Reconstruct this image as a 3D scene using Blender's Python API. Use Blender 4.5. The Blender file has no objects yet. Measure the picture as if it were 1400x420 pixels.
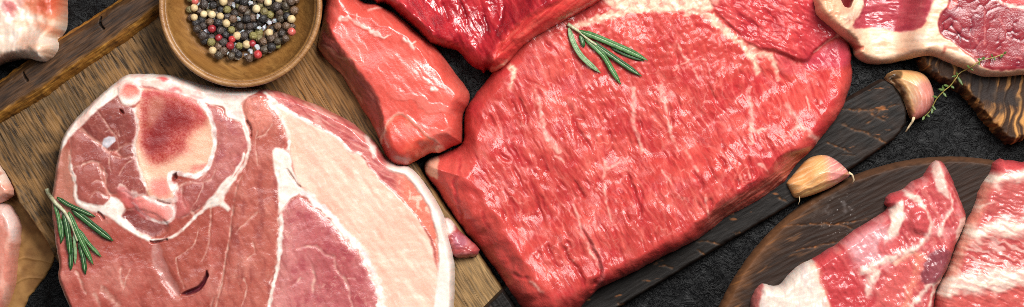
import bpy, bmesh, math, random
import numpy as np

# ------------------------------------------------------------------ units
# one "px" = 0.5 mm; x to the right, y down, z up; table top at z = 0
S = 0.0005
CX, CY, D = 700.0, 210.0, 4000.0          # picture centre and camera height
KALB = 0.80                                # display colour -> albedo
random.seed(7)
RNG = np.random.RandomState(11)

scene = bpy.context.scene
COL = scene.collection


def at(x, y, z, zr=None):
    """map position (as seen) + height -> world point"""
    k = 1.0 - (z if zr is None else zr) / D
    return ((x - CX) * k * S, -(y - CY) * k * S, z * S)


def lin(c):
    c = np.asarray(c, dtype=np.float64) / 255.0
    return np.where(c <= 0.04045, c / 12.92, ((c + 0.055) / 1.055) ** 2.4)


# ------------------------------------------------------------------ noise
_perm = RNG.permutation(512)
_ga = RNG.rand(512) * 2 * np.pi
_gx, _gy = np.cos(_ga), np.sin(_ga)
_jx, _jy = RNG.rand(512), RNG.rand(512)


def _h(ix, iy, seed):
    return _perm[(_perm[(_perm[(ix + seed * 57) & 511] + iy) & 511] + seed) & 511]


def pn(x, y, seed=0):
    x = np.asarray(x, dtype=np.float64); y = np.asarray(y, dtype=np.float64)
    x0 = np.floor(x).astype(int); y0 = np.floor(y).astype(int)
    fx = x - x0; fy = y - y0
    u = fx * fx * fx * (fx * (fx * 6 - 15) + 10); v = fy * fy * fy * (fy * (fy * 6 - 15) + 10)

    def g(dx, dy):
        k = _h(x0 + dx, y0 + dy, seed)
        return _gx[k] * (fx - dx) + _gy[k] * (fy - dy)
    a = g(0, 0); b = g(1, 0); c = g(0, 1); d = g(1, 1)
    return (a + (b - a) * u + (c - a) * v + (a - b - c + d) * u * v) * 1.5


def fbm(x, y, seed=0, octv=3, gain=0.5):
    s = 0; a = 1.0; t = 0
    for o in range(octv):
        s = s + a * pn(x * 2 ** o + 13.7 * o, y * 2 ** o - 7.1 * o, seed + o); t += a; a *= gain
    return s / t * 1.3


def worley(x, y, seed=0):
    x0 = np.floor(x).astype(int); y0 = np.floor(y).astype(int)
    f1 = np.full(x.shape, 9.0); f2 = np.full(x.shape, 9.0)
    for dx in (-1, 0, 1):
        for dy in (-1, 0, 1):
            k = _h(x0 + dx, y0 + dy, seed)
            d = np.hypot(x0 + dx + _jx[k] - x, y0 + dy + _jy[k] - y)
            f2 = np.minimum(f2, np.maximum(f1, d)); f1 = np.minimum(f1, d)
    return f1, f2


def sm(a, b, x):
    t = np.clip((x - a) / (b - a), 0, 1)
    return t * t * (3 - 2 * t)


def boxblur(a, r):
    r = int(r)
    if r < 1:
        return a
    for ax in (0, 1):
        for _ in range(2):
            p = np.pad(a, [(r + 1, r) if i == ax else (0, 0) for i in (0, 1)], mode='edge')
            c = np.cumsum(p, axis=ax)
            n = a.shape[ax]
            if ax == 0:
                a = (c[2 * r + 1:2 * r + 1 + n] - c[:n]) / (2 * r + 1)
            else:
                a = (c[:, 2 * r + 1:2 * r + 1 + n] - c[:, :n]) / (2 * r + 1)
    return a


def maxfilt(a, r):
    for ax in (0, 1):
        out = a.copy()
        for s in range(1, r + 1):
            for sg in (1, -1):
                b = np.roll(a, sg * s, axis=ax)
                out = np.maximum(out, b)
        a = out
    return a


# ------------------------------------------------------------------ curves
def spline(P, closed=False, step=6.0):
    P = [np.array(p[:2], float) for p in P]
    n = len(P)
    if n < 3 and not closed:
        k = max(2, int(np.hypot(*(P[1] - P[0])) / step) + 1)
        return np.array([P[0] + (P[1] - P[0]) * t for t in np.linspace(0, 1, k)])
    out = []
    for i in range(n if closed else n - 1):
        p1, p2 = P[i], P[(i + 1) % n]
        p0 = P[(i - 1) % n] if closed or i > 0 else 2 * p1 - p2
        p3 = P[(i + 2) % n] if closed or i + 2 < n else 2 * p2 - p1
        k = max(1, int(np.hypot(*(p2 - p1)) / step + 0.5))
        for j in range(k):
            t = j / k
            out.append(0.5 * ((2 * p1) + (p2 - p0) * t + (2 * p0 - 5 * p1 + 4 * p2 - p3) * t * t
                              + (3 * p1 - p0 - 3 * p2 + p3) * t ** 3))
    if not closed:
        out.append(P[-1])
    return np.array(out)


def segdist(X, Y, P, closed):
    n = len(P)
    best = np.full(X.shape, 1e12); tt = np.zeros(X.shape); ins = np.zeros(X.shape, bool)
    m = n if closed else n - 1
    for i in range(m):
        ax, ay = P[i]; bx, by = P[(i + 1) % n]
        ex, ey = bx - ax, by - ay
        L = ex * ex + ey * ey + 1e-12
        t = np.clip(((X - ax) * ex + (Y - ay) * ey) / L, 0, 1)
        d = (X - ax - t * ex) ** 2 + (Y - ay - t * ey) ** 2
        q = d < best
        best = np.where(q, d, best)
        if not closed:
            tt = np.where(q, (i + t) / m, tt)
        elif ay != by:
            c = ((ay > Y) != (by > Y)) & (X < (bx - ax) * (Y - ay) / (by - ay) + ax)
            ins ^= c
    d = np.sqrt(best)
    return (np.where(ins, d, -d) if closed else d), tt


# ------------------------------------------------------------------ support map
SX0, SY0, SX1, SY1 = -220, -220, 1620, 640
SUP = np.zeros((SY1 - SY0 + 1, SX1 - SX0 + 1))


class Field:
    """a piece of the scene seen as a relief: an outline, a height and a colour per point"""

    def __init__(self, outline, smooth=True, warp=2.0, wscale=14.0, seed=1, rough=0.0, rscale=9.0):
        P = spline(outline, True) if smooth else np.array(outline, float)
        x0, y0 = np.floor(P.min(0)).astype(int) - 3
        x1, y1 = np.ceil(P.max(0)).astype(int) + 3
        x0 = max(x0, SX0); y0 = max(y0, SY0); x1 = min(x1, SX1); y1 = min(y1, SY1)
        self.x0, self.y0, self.x1, self.y1 = x0, y0, x1, y1
        self.X, self.Y = np.meshgrid(np.arange(x0, x1 + 1, dtype=float), np.arange(y0, y1 + 1, dtype=float))
        X, Y = self.X, self.Y
        self.sd, _ = segdist(X, Y, P, True)
        if rough:
            self.sd = self.sd + rough * fbm(X / rscale, Y / rscale, seed + 40, 3)
        self.seed = seed
        self.wx = X + warp * fbm(X / wscale, Y / wscale, seed + 3, 3)
        self.wy = Y + warp * fbm(X / wscale, Y / wscale, seed + 9, 3)
        self.col = np.zeros(X.shape + (3,)); self.col[:] = 200
        self.fat = np.zeros(X.shape)
        self.Z = np.zeros(X.shape)

    # ---- masks
    def poly(self, P, soft=1.5, smooth=True):
        P = spline(P, True) if smooth else np.array(P, float)
        out = np.zeros(self.X.shape)
        mg = 12 + soft * 2
        a, b = P.min(0) - mg, P.max(0) + mg
        xs = slice(max(0, int(a[0]) - self.x0), max(0, int(b[0]) - self.x0 + 1))
        ys = slice(max(0, int(a[1]) - self.y0), max(0, int(b[1]) - self.y0 + 1))
        if out[ys, xs].size:
            d, _ = segdist(self.wx[ys, xs], self.wy[ys, xs], P, True)
            out[ys, xs] = sm(-soft, soft, d)
        return out

    def line(self, P, w, soft=1.0, w2=None, fade=0.0, jit=0.7):
        P = spline(P, False)
        w2 = w if w2 is None else w2
        out = np.zeros(self.X.shape)
        mg = max(w, w2) + soft * 2 + 8
        a, b = P.min(0) - mg, P.max(0) + mg
        xs = slice(max(0, int(a[0]) - self.x0), max(0, int(b[0]) - self.x0 + 1))
        ys = slice(max(0, int(a[1]) - self.y0), max(0, int(b[1]) - self.y0 + 1))
        if out[ys, xs].size:
            d, t = segdist(self.wx[ys, xs], self.wy[ys, xs], P, False)
            ww = (w + (w2 - w) * t) / 2
            if jit:
                xx, yy = self.X[ys, xs], self.Y[ys, xs]
                ww = ww * (1 + jit * fbm(xx / 9, yy / 9, self.seed + 60, 2))
            m = sm(-soft, soft, ww - d)
            if jit:
                m = m * (0.62 + 0.38 * sm(-.45, .25, fbm(xx / 12, yy / 12, self.seed + 66, 3)))
            if fade:
                m = m * sm(0, fade, t) * sm(0, fade, 1 - t)
            out[ys, xs] = m
        return out

    def mix(self, c, m):
        c = np.array(c, float)
        m = np.clip(m, 0, 1)[..., None]
        self.col = self.col * (1 - m) + c * m

    def mul(self, f):
        self.col = self.col * np.asarray(f)[..., None]

    # ---- heights
    def sup(self):
        return SUP[self.y0 - SY0:self.y1 - SY0 + 1, self.x0 - SX0:self.x1 - SX0 + 1]

    def raise_(self, T, R, p=2.0, drape=0, base=None, wob=0.3):
        t = np.clip(self.sd * (1 + wob * fbm(self.X / 36, self.Y / 36, self.seed + 71, 2)) / R, 0, 1)
        prof = (1 - (1 - t) ** p) ** (1 / p)
        self.prof = prof
        if base is not None:
            s0 = b = np.full(self.X.shape, float(base))
        elif drape:
            s = self.sup()
            s0 = boxblur(s, 4)
            b = boxblur(maxfilt(s, drape), drape)
        else:
            s0 = b = self.sup() + 0.0
        self.Z = s0 + 0.2 + (b - s0 + T) * prof
        return prof

    def commit(self):
        s = self.sup()
        ins = self.sd > 0
        s[ins] = np.maximum(s[ins], self.Z[ins])

    # ---- meshes
    def build(self, root, rest, parts=(), zr=None, belly=0.0):
        """rest = (name, material); parts = [(name, mask, material), ...]"""
        sd, X, Y = self.sd, self.X, self.Y
        gy, gx = np.gradient(sd)
        gl = np.hypot(gx, gy) + 1e-9
        out = sd < 0
        mv = np.where(out, np.clip(-sd, 0, 2.0), 0)
        Xs = X + gx / gl * mv; Ys = Y + gy / gl * mv
        ins = sd > 0
        fk = ins[:-1, :-1] | ins[1:, :-1] | ins[:-1, 1:] | ins[1:, 1:]
        H, Wd = X.shape
        idx = np.arange(H * Wd).reshape(H, Wd)
        quads = np.stack([idx[1:, :-1], idx[1:, 1:], idx[:-1, 1:], idx[:-1, :-1]], -1)[fk]
        zr = float(np.median(self.Z[ins])) if zr is None else zr
        k = 1 - zr / D
        if root is not None:
            lx, ly, lz = root.location
        else:
            lx = ly = lz = 0
        V = np.stack([(Xs - CX) * k * S - lx, -(Ys - CY) * k * S - ly, self.Z * S - lz], -1).reshape(-1, 3)
        C = np.concatenate([lin(np.clip(self.col, 0, 255)) * KALB, np.ones(X.shape + (1,))], -1).reshape(-1, 4)
        Fa = self.fat.reshape(-1)
        if belly:
            zb = self.Z - belly * (self.Z - self.Z[ins].min())
            zb = self.Z[ins].min() - (self.Z - self.Z[ins].min()) * belly
            V2 = V.copy(); V2[:, 2] = zb.reshape(-1) * S - lz
            V2[:, 2] -= V2[:, 2][quads].min() - V[:, 2][quads].min()
            V[:, 2] += (self.Z[ins].max() - self.Z[ins].min()) * belly * S
            quads = np.concatenate([quads, quads[:, ::-1] + len(V)])
            V = np.concatenate([V, V2]); C = np.concatenate([C, C]); Fa = np.concatenate([Fa, Fa])
        lab = np.zeros(len(quads), int)
        for i, (nm, m, mt) in enumerate(parts):
            mf = m.reshape(-1)[quads % (H * Wd)].mean(1)
            lab[mf > 0.5] = i + 1
        objs = []
        N = None
        if parts:
            me = self._mesh('tmp', V, quads, None, None)[0]
            n = np.zeros(len(me.vertices) * 3)
            me.vertex_normals.foreach_get('vector', n)
            used = np.unique(quads)
            N = np.zeros_like(V); N[used] = n.reshape(-1, 3)
            bpy.data.meshes.remove(me)
        for i, (nm, mt) in enumerate([rest] + [(p[0], p[2]) for p in parts]):
            q = quads[lab == i]
            if not len(q):
                continue
            me, used = self._mesh(nm, V, q, C, Fa)
            if N is not None:
                me.normals_split_custom_set_from_vertices(N[used])
            me.materials.append(mt)
            o = bpy.data.objects.new(nm, me)
            COL.objects.link(o)
            if root is not None:
                o.parent = root
            objs.append(o)
        return objs

    def _mesh(self, nm, V, q, C, Fa):
        used, inv = np.unique(q, return_inverse=True)
        inv = inv.reshape(q.shape)
        me = bpy.data.meshes.new(nm)
        me.vertices.add(len(used)); me.vertices.foreach_set('co', V[used].astype(np.float32).ravel())
        me.loops.add(inv.size); me.loops.foreach_set('vertex_index', inv.astype(np.int32).ravel())
        me.polygons.add(len(inv))
        me.polygons.foreach_set('loop_start', np.arange(0, inv.size, 4, dtype=np.int32))
        me.polygons.foreach_set('loop_total', np.full(len(inv), 4, dtype=np.int32))
        me.polygons.foreach_set('use_smooth', np.ones(len(inv), dtype=bool))
        me.update(calc_edges=True)
        if C is not None:
            a = me.color_attributes.new('Col', 'FLOAT_COLOR', 'POINT')
            a.data.foreach_set('color', C[used].astype(np.float32).ravel())
            b = me.attributes.new('fat', 'FLOAT', 'POINT')
            b.data.foreach_set('value', Fa[used].astype(np.float32))
        return me, used


# ------------------------------------------------------------------ things
def tag(o, label, cat, group=None):
    o['label'] = label; o['category'] = cat
    if group:
        o['group'] = group


def thing(name, label, cat, loc, group=None):
    o = bpy.data.objects.new(name, None)
    o.empty_display_size = 0.01
    COL.objects.link(o)
    o.location = loc
    tag(o, label, cat, group)
    return o


def single(F, name, label, cat, mat, group=None, zr=None, belly=0.0):
    o = F.build(None, (name, mat), zr=zr, belly=belly)[0]
    tag(o, label, cat, group)
    return o


# ------------------------------------------------------------------ materials
def newmat(name):
    m = bpy.data.materials.new(name); m.use_nodes = True
    nt = m.node_tree
    return m, nt, nt.nodes['Principled BSDF']


def N(nt, kind, **kw):
    n = nt.nodes.new(kind)
    for k, v in kw.items():
        if k in n.inputs:
            n.inputs[k].default_value = v
        else:
            setattr(n, k, v)
    return n


def surf_mat(name, rough=0.3, spec=0.5, sss=0.0, coat=0.0, coat_rough=0.12, bumps=((900, 0.5, 0.0006),),
             fat_rough=None, fat_bump=0.5, vary=0.12, vscale=350, aniso=None, rvary=0.0):
    """colour from the 'Col' attribute with fine noise, bump from noises: (scale, strength, distance)"""
    m, nt, b = newmat(name)
    L = nt.links.new
    at_ = N(nt, 'ShaderNodeAttribute', attribute_name='Col')
    fa = N(nt, 'ShaderNodeAttribute', attribute_name='fat')
    tc = N(nt, 'ShaderNodeTexCoord')
    vec = tc.outputs['Object']
    nz = N(nt, 'ShaderNodeTexNoise', Scale=vscale, Detail=4.0, Roughness=0.6)
    if aniso:
        ma = N(nt, 'ShaderNodeMapping'); ma.inputs['Rotation'].default_value = (0, 0, aniso[0])
        mb_ = N(nt, 'ShaderNodeMapping'); mb_.inputs['Scale'].default_value = (1.0 / aniso[1] ** .5, aniso[1] ** .5, 1.0)
        L(vec, ma.inputs['Vector']); L(ma.outputs[0], mb_.inputs['Vector']); L(mb_.outputs[0], nz.inputs['Vector'])
    else:
        L(vec, nz.inputs['Vector'])
    mr = N(nt, 'ShaderNodeMapRange')
    mr.inputs[1].default_value = 0.25; mr.inputs[2].default_value = 0.75
    mr.inputs[3].default_value = 1 - vary; mr.inputs[4].default_value = 1 + vary
    L(nz.outputs[0], mr.inputs[0])
    vm = N(nt, 'ShaderNodeVectorMath', operation='SCALE')
    L(at_.outputs['Color'], vm.inputs[0]); L(mr.outputs[0], vm.inputs['Scale'])
    L(vm.outputs[0], b.inputs['Base Color'])
    b.inputs['Specular IOR Level'].default_value = spec
    # roughness, blended to the fat's
    if fat_rough is not None:
        r = N(nt, 'ShaderNodeMapRange')
        r.inputs[3].default_value = rough; r.inputs[4].default_value = fat_rough
        L(fa.outputs['Fac'], r.inputs[0])
        rs = r.outputs[0]
    else:
        v = N(nt, 'ShaderNodeValue'); v.outputs[0].default_value = rough; rs = v.outputs[0]
    if rvary:
        n2 = N(nt, 'ShaderNodeTexNoise', Scale=85.0, Detail=3.0)
        L(vec, n2.inputs['Vector'])
        r2 = N(nt, 'ShaderNodeMapRange')
        r2.inputs[1].default_value = 0.35; r2.inputs[2].default_value = 0.65
        r2.inputs[3].default_value = -rvary; r2.inputs[4].default_value = rvary
        L(n2.outputs[0], r2.inputs[0])
        ad = N(nt, 'ShaderNodeMath', operation='ADD', use_clamp=True)
        L(rs, ad.inputs[0]); L(r2.outputs[0], ad.inputs[1]); rs = ad.outputs[0]
    L(rs, b.inputs['Roughness'])
    prev = None
    fm = N(nt, 'ShaderNodeMapRange')
    fm.inputs[3].default_value = 1.0; fm.inputs[4].default_value = fat_bump
    L(fa.outputs['Fac'], fm.inputs[0])
    for i, (sc, st, dist) in enumerate(bumps):
        n = N(nt, 'ShaderNodeTexNoise', Scale=sc, Detail=2.5, Roughness=0.55)
        if aniso and i == 0:
            mp = N(nt, 'ShaderNodeMapping')
            mp.inputs['Rotation'].default_value = (0, 0, aniso[0])
            mp.inputs['Scale'].default_value = (1.0 / aniso[1] ** .5, aniso[1] ** .5, 1.0)
            # rotate first, then stretch
            mp0 = N(nt, 'ShaderNodeMapping'); mp0.inputs['Rotation'].default_value = (0, 0, aniso[0])
            mp.inputs['Rotation'].default_value = (0, 0, 0)
            L(vec, mp0.inputs['Vector']); L(mp0.outputs[0], mp.inputs['Vector'])
            L(mp.outputs[0], n.inputs['Vector'])
        else:
            L(vec, n.inputs['Vector'])
        bp = N(nt, 'ShaderNodeBump', Strength=st, Distance=dist)
        L(n.outputs[0], bp.inputs['Height'])
        ms = N(nt, 'ShaderNodeMath', operation='MULTIPLY'); ms.inputs[1].default_value = st
        L(fm.outputs[0], ms.inputs[0]); L(ms.outputs[0], bp.inputs['Strength'])
        if prev is not None:
            L(prev, bp.inputs['Normal'])
        prev = bp.outputs[0]
    if prev is not None:
        L(prev, b.inputs['Normal']); L(prev, b.inputs['Coat Normal'])
    if sss:
        b.inputs['Subsurface Weight'].default_value = sss
        b.inputs['Subsurface Radius'].default_value = (1.0, 0.35, 0.25)
        b.inputs['Subsurface Scale'].default_value = 0.0018
    b.inputs['Coat Weight'].default_value = coat
    b.inputs['Coat Roughness'].default_value = coat_rough
    return m


M_BEEF = surf_mat('raw_beef', rough=0.24, spec=0.21, sss=0.2, bumps=((600, 0.26, 0.0008), (1200, 0.2, 0.0003)),
                  fat_rough=0.4, fat_bump=0.6, aniso=(math.radians(61), 2.6), rvary=0.12)
M_DARKBEEF = surf_mat('dark_raw_beef', rough=0.2, sss=0.15, bumps=((380, 0.3, 0.0011), (1000, 0.25, 0.0005)),
                      fat_rough=0.4, fat_bump=0.5, aniso=(math.radians(70), 2.0), rvary=0.06)
M_STRIP = surf_mat('smooth_raw_veal', rough=0.27, sss=0.25, bumps=((300, 0.2, 0.0009), (900, 0.25, 0.0004)),
                   fat_rough=0.4, rvary=0.06)
M_PORK = surf_mat('raw_pork', rough=0.27, spec=.45, sss=0.15, bumps=((420, 0.16, 0.0009), (1050, 0.26, 0.00045)),
                  fat_rough=0.42, fat_bump=0.45, rvary=0.06)
M_FAT = surf_mat('pork_fat', rough=0.36, sss=0.3, bumps=((260, 0.12, 0.0009), (900, 0.1, 0.0003)), fat_bump=1.0, vary=0.05)
M_BONE = surf_mat('cut_bone', rough=0.4, sss=0.2, bumps=((1500, 0.4, 0.0004),), fat_bump=1.0, vary=0.14, vscale=1500)
M_RIB = surf_mat('rib_meat', rough=0.23, spec=0.34, sss=0.2, bumps=((420, 0.22, 0.001), (1200, 0.2, 0.0004)),
                 fat_rough=0.34, fat_bump=0.7, rvary=0.06)
M_WOOD = surf_mat('old_oak', rough=0.6, spec=0.2, bumps=((230, 0.7, 0.0006), (1500, 0.3, 0.0002)), vary=0.24,
                  aniso=(math.radians(58), 26.0), vscale=200)
M_BATTEN = surf_mat('oak_batten', rough=0.55, spec=0.25, bumps=((260, 0.7, 0.0006), (1500, 0.3, 0.0002)), vary=0.4,
                    aniso=(math.radians(-34.5), 16.0), vscale=220)
M_CHAR = surf_mat('charred_wood', rough=0.55, spec=0.14, bumps=((260, 0.25, 0.0005), (1500, 0.4, 0.0003)), vary=0.2,
                  vscale=260, aniso=(math.radians(-29), 10.0))
M_PAPER = surf_mat('kraft_paper', rough=0.7, spec=0.25, bumps=((500, 0.3, 0.0006),), vary=0.08, vscale=500)
M_GARLIC = surf_mat('garlic_skin', rough=0.32, spec=0.45, sss=0.2, bumps=((500, 0.2, 0.0005),), vary=0.05, vscale=600)


def plain(name, c, rough=0.5, spec=0.5, bump=None, vary=0.2, vscale=500, sss=0.0, trans=0.0):
    m, nt, b = newmat(name)
    L = nt.links.new
    tc = N(nt, 'ShaderNodeTexCoord')
    nz = N(nt, 'ShaderNodeTexNoise', Scale=vscale, Detail=3.0)
    L(tc.outputs['Object'], nz.inputs['Vector'])
    cr = N(nt, 'ShaderNodeValToRGB')
    c = lin(c) * KALB
    cr.color_ramp.elements[0].position = 0.3; cr.color_ramp.elements[1].position = 0.7
    cr.color_ramp.elements[0].color = (*(c * (1 - vary)), 1); cr.color_ramp.elements[1].color = (*np.minimum(c * (1 + vary), 0.95), 1)
    L(nz.outputs[0], cr.inputs[0]); L(cr.outputs[0], b.inputs['Base Color'])
    b.inputs['Roughness'].default_value = rough; b.inputs['Specular IOR Level'].default_value = spec
    b.inputs['Subsurface Weight'].default_value = sss; b.inputs['Subsurface Scale'].default_value = 0.001
    b.inputs['Transmission Weight'].default_value = trans
    if bump:
        n = N(nt, 'ShaderNodeTexNoise', Scale=bump[0], Detail=3.0)
        L(tc.outputs['Object'], n.inputs['Vector'])
        bp = N(nt, 'ShaderNodeBump', Strength=bump[1], Distance=bump[2])
        L(n.outputs[0], bp.inputs['Height']); L(bp.outputs[0], b.inputs['Normal'])
    return m


def wood(F, ang, dark, light, gs=1.0, seed=0, contrast=1.0, pdark=0.4):
    """grain along direction ang (degrees, y down)"""
    a = math.radians(ang)
    X, Y = F.X, F.Y
    u = X * math.cos(a) + Y * math.sin(a); v = -X * math.sin(a) + Y * math.cos(a)
    v = v + 2.5 * fbm(u / 90, v / 50, seed + 5, 2)
    g = 0.5 + contrast * (0.3 * fbm(u / 70, v / (9 * gs), seed, 3) + 0.35 * pn(u / 26, v / (2.8 * gs), seed + 1)
                          + 0.35 * fbm(u / 60, v / 40, seed + 2, 3))
    F.mix(dark, np.ones(X.shape)); F.mix(light, np.clip(g, 0, 1))
    pores = .8 * sm(-0.1, 0.5, pn(u / 30, v / 1.75, seed + 7) + .35 * pn(u / 9, v / 2, seed + 17)) + .5 * sm(0.15, 0.5, pn(u / 34, v / 2.6, seed + 8))
    F.pores = pores
    F.mul(1 - pdark * np.clip(pores, 0, 1) * contrast)
    F.grain = g; F.u = u; F.v = v
    return g
# ================================================================== the stone table top
def make_table():
    m, nt, b = newmat('black_slate')
    L = nt.links.new
    tc = N(nt, 'ShaderNodeTexCoord')
    n1 = N(nt, 'ShaderNodeTexNoise', Scale=28.0, Detail=6.0, Roughness=0.6)
    n2 = N(nt, 'ShaderNodeTexNoise', Scale=260.0, Detail=5.0, Roughness=0.65)
    n3 = N(nt, 'ShaderNodeTexNoise', Scale=95.0, Detail=6.0, Roughness=0.62, Distortion=0.8)
    for n in (n1, n2, n3):
        L(tc.outputs['Object'], n.inputs['Vector'])
    cr = N(nt, 'ShaderNodeValToRGB')
    e = cr.color_ramp.elements
    e[0].position = 0.35; e[0].color = (0.002, 0.002, 0.0022, 1)
    e[1].position = 0.72; e[1].color = (0.0095, 0.0098, 0.0105, 1)
    L(n1.outputs[0], cr.inputs[0])
    sp = N(nt, 'ShaderNodeValToRGB')
    sp.color_ramp.elements[0].position = 0.66; sp.color_ramp.elements[0].color = (0, 0, 0, 1)
    sp.color_ramp.elements[1].position = 0.8; sp.color_ramp.elements[1].color = (0.018, 0.018, 0.0185, 1)
    L(n2.outputs[0], sp.inputs[0])
    ad = N(nt, 'ShaderNodeVectorMath', operation='ADD')
    L(cr.outputs[0], ad.inputs[0]); L(sp.outputs[0], ad.inputs[1])
    L(ad.outputs[0], b.inputs['Base Color'])
    b.inputs['Roughness'].default_value = 0.4
    b.inputs['Specular IOR Level'].default_value = 0.12
    # flaky relief: terraces of a coarse noise, then a fine grit
    fr = N(nt, 'ShaderNodeValToRGB')
    els = fr.color_ramp.elements
    els[0].position = 0.36; els[0].color = (0, 0, 0, 1); els[1].position = 0.70; els[1].color = (1, 1, 1, 1)
    for p_, v_ in ((0.44, 0.12), (0.455, 0.35), (0.52, 0.42), (0.53, 0.68), (0.6, 0.74), (0.61, 0.95)):
        q_ = els.new(p_); q_.color = (v_, v_, v_, 1)
    L(n3.outputs[0], fr.inputs[0])
    b1 = N(nt, 'ShaderNodeBump', Strength=1.0, Distance=0.0022)
    L(fr.outputs[0], b1.inputs['Height'])
    b2 = N(nt, 'ShaderNodeBump', Strength=0.12, Distance=0.0006)
    L(n2.outputs[0], b2.inputs['Height']); L(b1.outputs[0], b2.inputs['Normal'])
    L(b2.outputs[0], b.inputs['Normal'])
    bm = bmesh.new()
    r = 1.5
    vs = [bm.verts.new((x, y, z)) for z in (-0.03, 0) for x, y in ((-r, -r), (r, -r), (r, r), (-r, r))]
    bm.faces.new(vs[4:8]); bm.faces.new(vs[3::-1])
    for i in range(4):
        bm.faces.new((vs[i], vs[(i + 1) % 4], vs[4 + (i + 1) % 4], vs[4 + i]))
    me = bpy.data.meshes.new('tabletop'); bm.to_mesh(me); bm.free()
    me.materials.append(m)
    o = bpy.data.objects.new('tabletop', me); COL.objects.link(o)
    o['kind'] = 'structure'


make_table()

# ================================================================== kraft paper, bottom left
F = Field([(-60, 240), (20, 250), (60, 300), (78, 330), (72, 360), (62, 378), (54, 388), (45, 400), (39, 406),
           (34, 420), (20, 450), (-60, 470)], warp=3, seed=21, rough=1.0)
F.raise_(4, 3)
X, Y = F.X, F.Y
cre = np.abs(fbm(X / 80, Y / 50, 31, 2))
F.Z += 3.5 * F.prof * (0.5 + fbm(X / 60, Y / 60, 30, 2)) * sm(0, 20, F.sd) + 1.2 * sm(0.1, 0.0, cre) * F.prof
F.mix((158, 116, 66), np.ones(X.shape)); F.mix((128, 88, 46), sm(-.2, .5, fbm(X / 30, Y / 30, 33)))
F.mix((182, 142, 92), 0.3 * sm(0.06, 0.0, cre))
single(F, 'kraft_paper', 'crumpled brown kraft paper under the left board corner', 'paper', M_PAPER)
F.commit()

# ================================================================== left oak board and its batten
BA = 56.0
F = Field([(-120, 222), (5, 236), (15, 254), (25, 277), (52, 317), (120, 430), (190, 545), (470, 560), (640, 520), (712, 432),
           (705, 419), (660, 354), (553, 200), (494, 115), (459, 65), (414, 0), (380, -50), (300, -70), (226, -36), (-120, 204)],
          smooth=False, seed=2, rough=0.8, rscale=12)
X, Y = F.X, F.Y
F.raise_(32, 4)
wood(F, 58, (102, 74, 43), (148, 111, 68), 1.0, 50, 0.65, .95)
# the right end of the board is warmer, the lower right one paler
F.mix((165, 112, 55), 0.45 * sm(330, 420, X) * sm(200, 120, Y))
F.mix((206, 170, 116), 0.5 * sm(560, 640, X) * np.clip(F.grain + .2, 0, 1))
stain = fbm(X / 55, Y / 40, 61, 3)
F.mix((84, 66, 42), 0.5 * sm(0.1, 0.6, stain) * sm(420, 300, X))
F.mix((156, 114, 66), 0.5 * sm(0.1, 0.5, fbm(X / 40, Y / 30, 64, 2)) * sm(420, 300, X))
crk = sm(0.62, 0.78, pn(F.u / 60, F.v / 2.0, 66))
F.Z -= 2.0 * crk * F.prof
F.mul(1 - 0.5 * crk)
F.Z += 0.7 * pn(F.u / 40, F.v / 3.0, 67) * F.prof
edge = sm(6, 0, F.sd)
F.mix((96, 66, 36), 0.5 * edge)
board = thing('cutting_board', 'weathered oak cutting board with dark batten, under the bone-in ham steak', 'cutting board', at(260, 260, 0))
F.build(board, ('board_panel', M_WOOD), zr=33)
F.commit()
# batten: a bar with a dark flat top and worn lighter chamfers
F = Field([(-120, 182), (5, 104), (15, 96), (80, 50), (125, 22), (162, -2), (230, -46), (290, -60), (296, -36), (220, 18), (175, 53), (125, 86), (95, 106),
           (62, 131), (0, 167), (-120, 246)], smooth=False, seed=4, rough=1.2, rscale=10)
X, Y = F.X, F.Y
F.raise_(22, 13, 1.35, base=32)
wood(F, -34.5, (48, 32, 22), (104, 70, 42), 1.2, 70, 0.9)
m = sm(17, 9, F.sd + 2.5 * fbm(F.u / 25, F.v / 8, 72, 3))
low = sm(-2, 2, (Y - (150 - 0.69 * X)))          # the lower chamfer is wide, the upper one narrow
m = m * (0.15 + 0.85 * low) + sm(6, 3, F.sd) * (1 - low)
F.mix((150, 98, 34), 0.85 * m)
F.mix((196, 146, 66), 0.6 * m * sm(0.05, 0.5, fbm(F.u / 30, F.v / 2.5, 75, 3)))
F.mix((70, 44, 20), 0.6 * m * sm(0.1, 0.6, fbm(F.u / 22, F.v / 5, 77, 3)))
for P in (((137, 24), (137, 30), (143, 40)), ((32, 98), (34, 104), (38, 110))):
    q = F.line(P, 2.2, 0.8); F.Z -= 6 * q; F.mix((20, 14, 10), q)
F.Z += 1.0 * fbm(F.u / 40, F.v / 5, 79, 2)
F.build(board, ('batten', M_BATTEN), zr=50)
F.commit()

# ================================================================== dark paddle board under the beef
def char_cracks(F, lines):
    for P, w in lines:
        q = F.line(P, w * .8, 1.6, fade=0.15, jit=1.2)
        F.mix((190, 116, 58), np.clip(q * (.45 + .6 * fbm(F.X / 5, F.Y / 5, 91, 2)), 0, 1) * 0.8)
        F.Z -= 0.8 * q


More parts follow.
